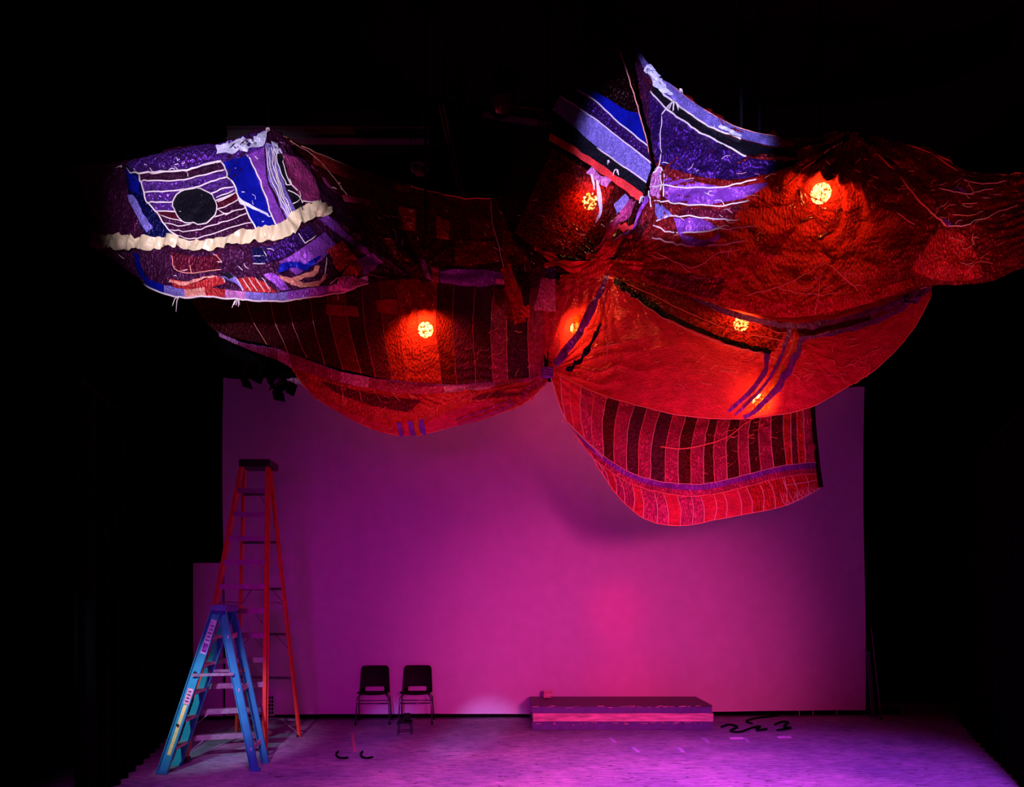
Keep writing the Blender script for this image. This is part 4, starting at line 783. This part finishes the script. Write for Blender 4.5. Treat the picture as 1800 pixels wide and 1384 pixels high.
# ------------------------------------------------------------------ stage platform: three stacked decks
fib = lambda n, c, **k: mat(n, c, 0.45, 0.0, 0.15, 60, var=0.25, vscale=14, **k)
M['decktop'] = fib('dark painted deck', (0.05, 0.012, 0.04)); M['deckedge'] = fib('dark violet painted edge', (0.09, 0.05, 0.26))
M['deckpink'] = mat('pale scuffed timber edge', (0.92, 0.55, 0.52), 0.7, 0, 0.4, 40, var=0.5, vscale=10, stretch=(0.4, 1, 3))
yf = 10.12; xL, xR = P(935, 0, yf).x, P(1253, 0, yf).x; zt = P(0, 1240, yf).z; hh = zt/3
for k, (m_, lb, jx) in enumerate([('deckedge', 'bottom dark deck of the low stacked platform before the screen', 0.0), ('deckpink', 'middle deck of the low platform, with a pale scuffed pinkish edge', 0.012), ('deckedge', 'top dark deck of the low stacked platform, with worn front edge', -0.006)]):
    r = thing('stage_deck', lb, 'platform', ((xL+xR)/2, yf, hh*k), 'stacked stage decks')
    z0 = hh*k+0.002; yb = yf+0.92
    MB().box(((xL+xR)/2+jx, (yf+yb)/2, z0+hh-0.013), (xR-xL, yb-yf, 0.022), bev=0.003).build('deck_board', M['decktop'] if k == 2 else M[m_], r)
    for nm, c, d in [('front_rail', ((xL+xR)/2+jx, yf+0.022, z0+(hh-0.026)/2), (xR-xL-0.006, 0.035, hh-0.026)), ('back_rail', ((xL+xR)/2+jx, yb-0.022, z0+(hh-0.026)/2), (xR-xL-0.006, 0.035, hh-0.026)),
                     ('side_rail', (xL+0.022+jx, (yf+yb)/2, z0+(hh-0.026)/2), (0.035, yb-yf-0.09, hh-0.026)), ('side_rail', (xR-0.022+jx, (yf+yb)/2, z0+(hh-0.026)/2), (0.035, yb-yf-0.09, hh-0.026))]:
        MB().box(c, d, bev=0.003).build(nm, M[m_], r)
    for q in range(26 if k == 2 else 14 if k == 0 else 0): pass
    if k != 1:
        mb = MB()
        for q in range(30):
            x = xL+0.05+(xR-xL-0.15)*random.random(); mb.box((x, yf-0.001, z0+hh-0.012-abs(random.gauss(0, 0.012))), (random.uniform(0.01, 0.09), 0.003, random.uniform(0.003, 0.007)))
        mb.build('scuff', M['deckpink'], r)['kind'] = 'stuff'
r = thing('wooden_block', 'small pinkish block lying on the back left corner of the stacked platform', 'block', P(962, 1226, 10.9))
pb = Vector((P(962, 0, 10.85).x, 10.85, zt+0.006)); MB().box(pb+Vector((0, 0, 0.045)), (0.11, 0.08, 0.08), bev=0.006).build('block_body', M['deckpink'], r)
MB().box(pb+Vector((0.008, 0, 0.093)), (0.12, 0.06, 0.014), bev=0.003).build('block_cap', M['deckpink'], r)

# ------------------------------------------------------------------ chairs
M['plastic'] = mat('black moulded plastic', (0.004, 0.002, 0.002), 0.5, 0, 0.05, 200, spec=0.12); M['chrome'] = mat('dark chromed steel rod', (0.18, 0.17, 0.19), 0.25, 0.9)
def chair(loc, rz, label):
    r = bpy.data.objects.new('stacking_chair', None); COL.objects.link(r); tag(r, label, 'chair', 'black plastic chairs before the screen')
    # side profile of the shell: seat lip, seat, curve up, back
    prof = spline([(-0.235, 0.425), (-0.21, 0.443), (-0.10, 0.440), (0.06, 0.425), (0.15, 0.432), (0.19, 0.475), (0.205, 0.55), (0.225, 0.66), (0.25, 0.76), (0.262, 0.81)], 34)
    bm = bmesh.new(); nw = 16; grid = []
    for i, (y, z) in enumerate(prof):
        c = i/33; hw = 0.225 if c < 0.45 else 0.225-0.022*(c-0.45)/0.55
        if i < 2: hw -= (0.03, 0.008)[i]
        if i > 31: hw -= (0.008, 0.03)[i-32]
        row = []
        for j in range(nw+1):
            t = j/nw*2-1; dish = 0.018*t*t
            yy, zz = (y, z+dish) if c < 0.42 else (y-dish*1.2, z)
            row.append(bm.verts.new((t*hw, yy, zz)))
        grid.append(row)
    bm.verts.ensure_lookup_table()
    for i in range(33):
        for j in range(nw):
            if 17 <= i <= 19 and 3 <= j <= nw-4: continue    # the slot low in the back
            bm.faces.new((grid[i][j], grid[i][j+1], grid[i+1][j+1], grid[i+1][j]))
    me = bpy.data.meshes.new('shell'); bm.to_mesh(me); bm.free(); me.polygons.foreach_set('use_smooth', [True]*len(me.polygons)); me.materials.append(M['plastic'])
    o = bpy.data.objects.new('shell', me); COL.objects.link(o); o.parent = r
    md = o.modifiers.new('thick', 'SOLIDIFY'); md.thickness = 0.012; md.offset = 0
    md = o.modifiers.new('smooth', 'SUBSURF'); md.levels = 1; md.render_levels = 1
    for sx in (-1, 1):
        for sy, top in ((-1, (-0.13, 0.42)), (1, (0.10, 0.41))):
            q = MB().tube([(sx*0.185, top[0], top[1]), (sx*0.222, top[0]+sy*0.02, top[1]-0.05), (sx*0.24, sy*0.215, 0.012)], 0.0095, 8).build('leg', M['chrome'], None, True); q.parent = r
            q2 = MB().lathe([(0.0, -0.011), (0.015, -0.010), (0.014, 0.02), (0.0095, 0.03)], (sx*0.24, sy*0.215, 0.012), (0, 0, 1), 10).build('foot_cap', M['plastic'], None, True); q2.parent = q
        q = MB().tube([(sx*0.185, -0.13, 0.418), (sx*0.185, 0.10, 0.408)], 0.0095, 8).build('seat_frame', M['chrome'], None, True); q.parent = r
    for y in (-0.165, 0.155):
        q = MB().tube([(-0.233, y, 0.30), (0.233, y, 0.30)], 0.0075, 8).build('stretcher', M['chrome'], None, True); q.parent = r
    r.location = loc; r.rotation_euler = (0, 0, rz); return r
chair(Vector((P(657, 0, 10.75).x, 10.75, 0)), 0.10, 'black plastic chair with a slotted back, nearer the ladders')
chair(Vector((P(732, 0, 10.78).x, 10.78, 0)), 0.04, 'black plastic chair with a slotted back, nearer the stacked platform')
r = thing('ghost_stool', 'tiny black stool shape, ghost of a chair, on the floor in front of the two black chairs', 'stool', FL(712, 1291))  # stool made up for a ghost copy of a chair
f0 = FL(712, 1291); MB().box(f0+Vector((0, 0, 0.165)), (0.19, 0.16, 0.03), bev=0.01).build('seat', M['plastic'], r)
MB().box(f0+Vector((0.02, 0.07, 0.225)), (0.10, 0.03, 0.09), bev=0.01).build('handle', M['plastic'], r)
for sx in (-1, 1):
    for sy in (-1, 1): MB().tube([f0+Vector((sx*0.075, sy*0.06, 0.155)), f0+Vector((sx*0.09, sy*0.07, 0.001))], 0.008, 6).build('leg', M['chrome'], r)
    MB().tube([f0+Vector((-0.085, sx*0.065, 0.05)), f0+Vector((0.085, sx*0.065, 0.05))], 0.005, 6).build('stretcher', M['chrome'], r)

# ------------------------------------------------------------------ the tall orange stepladder
M['orange'] = mat('orange fibreglass rail', (0.80, 0.10, 0.03), 0.45, 0, 0.1, 120, var=0.2, vscale=10)
M['alu'] = mat('scuffed aluminium tread', (0.24, 0.22, 0.25), 0.42, 0.6, 0.25, 90, var=0.25, vscale=16)
M['blackcap'] = mat('black moulded ladder cap', (0.014, 0.010, 0.012), 0.5)
r = thing('step_ladder', 'tall orange stepladder with aluminium treads, behind the short blue one', 'ladder', FL(440, 1318))
H = 3.33; ft = {-1: FL(328, 1341), 1: FL(463, 1331)}; rt_ = {-1: FL(418, 1291), 1: FL(525, 1296)}
yt = 8.72; tf = {-1: P(428, 0, 8.62), 1: P(469, 0, 8.62)}; tr = {-1: P(432, 0, 8.82), 1: P(473, 0, 8.82)}
for d in (tf, tr):
    for k in d: d[k].z = H
for s_ in (-1, 1):
    rail = MB().channel(ft[s_], tf[s_], 0.085, -0.035*s_, (0, 1, 0)).build('front_rail', M['orange'], r)
    MB().box(ft[s_]+Vector((0, 0.0, 0.03)), (0.05, 0.11, 0.06), bev=0.006).build('rubber_foot', M['blackcap'], rail)
    rail = MB().channel(rt_[s_], tr[s_], 0.06, -0.03*s_, (0, 1, 0)).build('rear_rail', M['orange'], r)
    MB().box(rt_[s_]+Vector((0, 0.0, 0.02)), (0.045, 0.08, 0.04), bev=0.006).build('rubber_foot', M['blackcap'], rail)
for k in range(1, 12):
    t = k/12.0; a, b_ = ft[-1].lerp(tf[-1], t), ft[1].lerp(tf[1], t); z = (a.z+b_.z)/2; a.z = b_.z = z
    st = MB().bar(a, b_, 0.085, 0.026, (0, 1, 0)).build('tread', M['alu'], r)
    MB().bar(a+Vector((0, -0.045, -0.018)), b_+Vector((0, -0.045, -0.018)), 0.004, 0.055, (0, 1, 0)).build('tread_lip', M['alu'], st)
    if k in (1, 2, 4, 5, 6, 11):
        for s_, e in ((-1, a), (1, b_)):
            if s_ == -1 and k > 2: continue
            n_ = e.lerp(b_ if s_ == -1 else a, 0.22 if k < 8 else 0.3); low = (ft[s_].lerp(tf[s_], max(0.02, t-0.048)))
            MB().bar(n_+Vector((0, -0.02, -0.02)), low+Vector((-0.015*s_, -0.02, 0)), 0.022, 0.006, (0, 1, 0)).build('tread_brace', M['alu'], st)
for k in range(6):
    t = (0.07, 0.235, 0.405, 0.575, 0.745, 0.915)[k]; a, b_ = rt_[-1].lerp(tr[-1], t), rt_[1].lerp(tr[1], t); a.z = b_.z = (a.z+b_.z)/2
    rb = MB().bar(a, b_, 0.03, 0.03, (0, 1, 0)).build('rear_bar', M['alu'], r)
    if k in (0, 2, 3):
        for s_, e in ((-1, a), (1, b_)):
            n_ = e.lerp(b_ if s_ == -1 else a, 0.26); low = rt_[s_].lerp(tr[s_], max(0.012, t-0.055))
            MB().bar(n_, low, 0.02, 0.006, (0, 1, 0)).build('bar_brace', M['alu'], rb)
for s_ in (-1, 1):
    a, b_ = ft[s_].lerp(tf[s_], 0.52), rt_[s_].lerp(tr[s_], 0.52); m_ = a.lerp(b_, 0.5)+Vector((0, 0, 0.02))
    MB().bar(a, m_, 0.022, 0.006, (0, 0, 1)).build('spreader', M['alu'], r); MB().bar(m_, b_, 0.022, 0.006, (0, 0, 1)).build('spreader', M['alu'], r)
cx_ = (tf[-1].x+tf[1].x)/2+0.01; MB().box((cx_, yt, H+0.035), (tf[1].x-tf[-1].x+0.09, 0.34, 0.085), bev=0.012).build('top_cap', M['blackcap'], r)

# ------------------------------------------------------------------ the short blue stepladder, seen from its side
M['bluefg'] = mat('blue fibreglass rail', (0.02, 0.38, 0.44), 0.42, 0, 0.1, 120, var=0.15, vscale=8); M['label'] = mat('pale printed label', (0.62, 0.55, 0.80), 0.5, var=0.3, vscale=60)
M['ink'] = mat('dark print', (0.10, 0.05, 0.18), 0.6); M['redlabel'] = mat('pink warning label', (0.85, 0.45, 0.42), 0.5, var=0.3, vscale=60); M['yellow'] = mat('yellow printed strip', (0.90, 0.88, 0.22), 0.5, var=0.15, vscale=30)
M['pinkstep'] = mat('scuffed aluminium step in pink light', (0.80, 0.50, 0.52), 0.45, 0.3, 0.2, 90, var=0.2)  # pink light on the aluminium steps put into their base colour
r = thing('step_ladder', 'short blue stepladder seen from the side, with pale labels on its near rail', 'ladder', FL(370, 1350))
nf, ff = FL(285, 1361), FL(310, 1346); nr_, fr = FL(449, 1356), FL(466, 1342); HT = 1.66
nt_, ftp = P(381, 0, 7.62), P(403, 0, 7.93); ntr, ftr = P(391, 0, 7.62), P(408, 0, 7.95)
for p in (nt_, ftp, ntr, ftr): p.z = HT
def rail2(p, q, w_, name, dep):
    return MB().channel(p, q, w_, dep, (1, 0, 0.2)).build(name, M['bluefg'], r)
rnf = rail2(nf, nt_, 0.105, 'front_rail', -0.03); rail2(ff, ftp, 0.10, 'front_rail', 0.03)
rail2(nr_, ntr, 0.085, 'rear_rail', -0.028); rail2(fr, ftr, 0.08, 'rear_rail', 0.028)
for p, w_ in ((nf, 0.12), (ff, 0.11), (nr_, 0.10), (fr, 0.09)): MB().box(p+Vector((0.0, 0, 0.018)), (w_, 0.05, 0.036), bev=0.005).build('foot', M['bluefg'], r)
for k in range(1, 6):
    t = k/5.85-0.02; a, b_ = nf.lerp(nt_, t), ff.lerp(ftp, t); a = a+Vector((0.01, 0.02, 0)); b_.z = a.z = (a.z+b_.z)/2
    st = MB().bar(a, b_, 0.085, 0.03, (1, 0, 0)).build('step', M['pinkstep'], r)
    MB().bar(a+Vector((-0.04, 0, -0.02)), b_+Vector((-0.04, 0, -0.02)), 0.004, 0.06, (1, 0, 0)).build('step_lip', M['pinkstep'], st)
for t in (0.13, 0.50, 0.83):
    a, b_ = nr_.lerp(ntr, t), fr.lerp(ftr, t+0.015); MB().bar(a, b_, 0.012, 0.055, (1, 0, 0)).build('rear_brace', M['pinkstep'], r)
a, b_ = nf.lerp(nt_, 0.605), nr_.lerp(ntr, 0.61); a, b_ = a+Vector((0, -0.045, 0)), b_+Vector((0, -0.045, 0.0))
MB().bar(a+Vector((-0.02, 0, 0)), b_, 0.03, 0.007, (0, 0, 1)).build('spreader', M['alu'], r)
a, b_ = ff.lerp(ftp, 0.61), fr.lerp(ftr, 0.61); MB().bar(a, b_, 0.03, 0.007, (0, 0, 1)).build('spreader', M['alu'], r)
tc_ = (nt_+ftp+ntr+ftr)/4; yaw = math.atan2(ftp.x-nt_.x, ftp.y-nt_.y)
MB().box((tc_.x-0.005, tc_.y, HT+0.025), (0.155, 0.36, 0.075), Matrix.Rotation(-yaw, 3, 'Z'), 0.012).build('top_cap', mat('blue ladder cap', (0.10, 0.09, 0.42), 0.5, var=0.2), r)
MB().box(ftr+Vector((0.02, 0, 0.0)), (0.10, 0.05, 0.03), bev=0.006).build('hinge', M['blackcap'], r)
for t in (0.30, 0.62):
    MB().lathe([(0.0, -0.02), (0.012, -0.018), (0.014, 0.0)], nf.lerp(nt_, t)+Vector((0, -0.034, 0)), (0, -1, 0), 10).build('rivet', M['blackcap'], r)
def on_rail(t0, t1, w_, m_, name, sh=0.0, out=0.004):
    a, b_ = nf.lerp(nt_, t0), nf.lerp(nt_, t1); o = Vector((sh, -out, 0)); return MB().bar(a+o, b_+o, w_, 0.003, (1, 0, 0.2)).build(name, m_, rnf)
on_rail(0.735, 0.945, 0.062, M['label'], 'long_label', 0.008); on_rail(0.745, 0.80, 0.05, M['orchid'], 'small_label', 0.008, 0.006)
on_rail(0.425, 0.52, 0.058, M['redlabel'], 'warning_label', 0.006); on_rail(0.115, 0.42, 0.036, M['yellow'], 'yellow_strip', 0.004)
for k in range(5): on_rail(0.815+0.022*k, 0.822+0.022*k, 0.038-0.006*(k % 2), M['ink'], 'print_line', 0.008, 0.0062)
for k in range(4): on_rail(0.438+0.02*k, 0.447+0.02*k, 0.036-0.005*(k % 2), M['ink'], 'print_line', 0.006, 0.0062)
# ------------------------------------------------------------------ small things on and by the floor
r = thing('vent_grille', 'small black vent grille low on the screen, seen through the tall ladder', 'vent', scr(475, 0.02))
gp = scr(475, 0.03)
for j in range(5):
    for i in range(3):
        c = Vector((P(469+4.8*i, 0, gp.y).x, gp.y, P(0, 1227+6.6*j, gp.y).z)); MB().box(c, (0.030, 0.012, 0.042), bev=0.004).build('vent_slot', M['blackmetal'], r)
MB().box(Vector((P(473.8, 0, gp.y).x, gp.y+0.012, P(0, 1240, gp.y).z)), (0.14, 0.006, 0.32), bev=0.002).build('vent_plate', M['screen'], r)
def cable(pts, rad, label, m_=None, name='cable'):
    q = spline([tuple(FL(*p)+Vector((0, 0, rad+ (p[2] if len(p) > 2 else 0)))) if len(p) == 2 else tuple(P(p[0], p[1], p[2])) for p in pts], 40)
    o = MB().tube(q.tolist(), rad, 6).build(name, m_ or M['rope'], None, True); return tag(o, label, name.split('_')[-1])
cable([(594, 1323), (591, 1328), (594, 1333), (602, 1335), (612, 1334)], 0.012, 'short black cable curl lying on the floor, the one nearer the ladders')
cable([(637, 1323), (634, 1328), (637, 1333), (645, 1335), (655, 1333)], 0.012, 'short black cable curl lying on the floor below the stool')
cable([(1268, 1280), (1282, 1276), (1296, 1280), (1284, 1287), (1300, 1289), (1318, 1283)], 0.015, 'dark cable coil on the floor just right of the platform')
cable([(1322, 1274), (1312, 1270), (1326, 1265), (1350, 1262), (1368, 1260)], 0.014, 'dark cable running back to the foot of the screen, right of the platform')
cable([(1320, 1282), (1336, 1279), (1330, 1286), (1348, 1284)], 0.015, 'small dark cable loop in the middle of the cables right of the platform')
cable([(1362, 1276), (1374, 1271), (1386, 1272), (1378, 1279), (1390, 1282), (1366, 1286)], 0.015, 'dark cable coil farthest right of the platform')
def tape(px0, py0, px1, py1, w_, m_, label):
    a, b_ = FL(px0, py0), FL(px1, py1); return tag(MB().bar(a+Vector((0, 0, 0.003)), b_+Vector((0, 0, 0.003)), w_, 0.004, (1, 0, 0)).build('floor_tape', m_, None), label, 'tape')
tape(619, 1289, 624, 1322, 0.035, mat('coral gaffer tape', (0.85, 0.25, 0.28), 0.6), 'coral strip of tape on the floor in front of the left chair')
for i, (x, y) in enumerate([(1072, 1302), (1236, 1302), (1307, 1301), (1113, 1319), (1192, 1319)]):
    tape(x, y-4, x+9, y+4, 0.05, M['label'], ['pale tape mark on the floor below the left half of the platform', 'pale tape mark on the floor below the right end of the platform', 'pale tape mark on the floor farthest right of the platform', 'nearer pale tape mark on the floor, left of its pair', 'nearer pale tape mark on the floor, right of its pair'][i])
for i, (x, y) in enumerate([(1294, 1300), (1378, 1298)]):
    o = MB().box(FL(x, y)+Vector((0, 0, 0.014)), (0.18, 0.05, 0.024), bev=0.004).build('cable_tag', M['label']); tag(o, ['pale tag on the floor by the cables nearest the platform', 'pale tag on the floor by the cables farthest from the platform'][i], 'tag')
# poles leaning by the right edge of the screen
a = scr(1520); 
p0 = Vector((P(1535, 0, 11.2).x, 11.2, 0.0)); p1 = Vector((P(1526, 0, 11.3).x, 11.3, P(0, 1145, 11.3).z))
r = thing('wooden_batten', 'dark wooden batten leaning upright beside the right edge of the screen', 'pole', p0); MB().bar(p0, p1, 0.05, 0.03, (1, 0, 0)).build('batten_shaft', mat('dark violet stained batten', (0.06, 0.03, 0.10), 0.5), r); MB().bar(p1, p1+(p1-p0).normalized()*0.03, 0.056, 0.036, (1, 0, 0)).build('batten_tip', M['blackmetal'], r)
p0 = Vector((P(1549, 0, 11.0).x, 11.0, 0.0)); pts = [p0, Vector((P(1542, 0, 11.05).x, 11.05, P(0, 1200, 11.05).z)), Vector((P(1531, 0, 11.1).x, 11.1, P(0, 1096, 11.1).z))]
r = thing('thin_rod', 'thin pale rod leaning in the dark at the right of the screen', 'rod', p0); MB().tube(spline(pts, 12).tolist(), 0.007, 6).build('rod_shaft', M['chrome'], r, True); MB().lathe([(0.0, 0), (0.02, 0.001), (0.02, 0.015), (0.008, 0.03)], p0, (0, 0, 1), 10).build('rod_foot', M['blackmetal'], r, True)
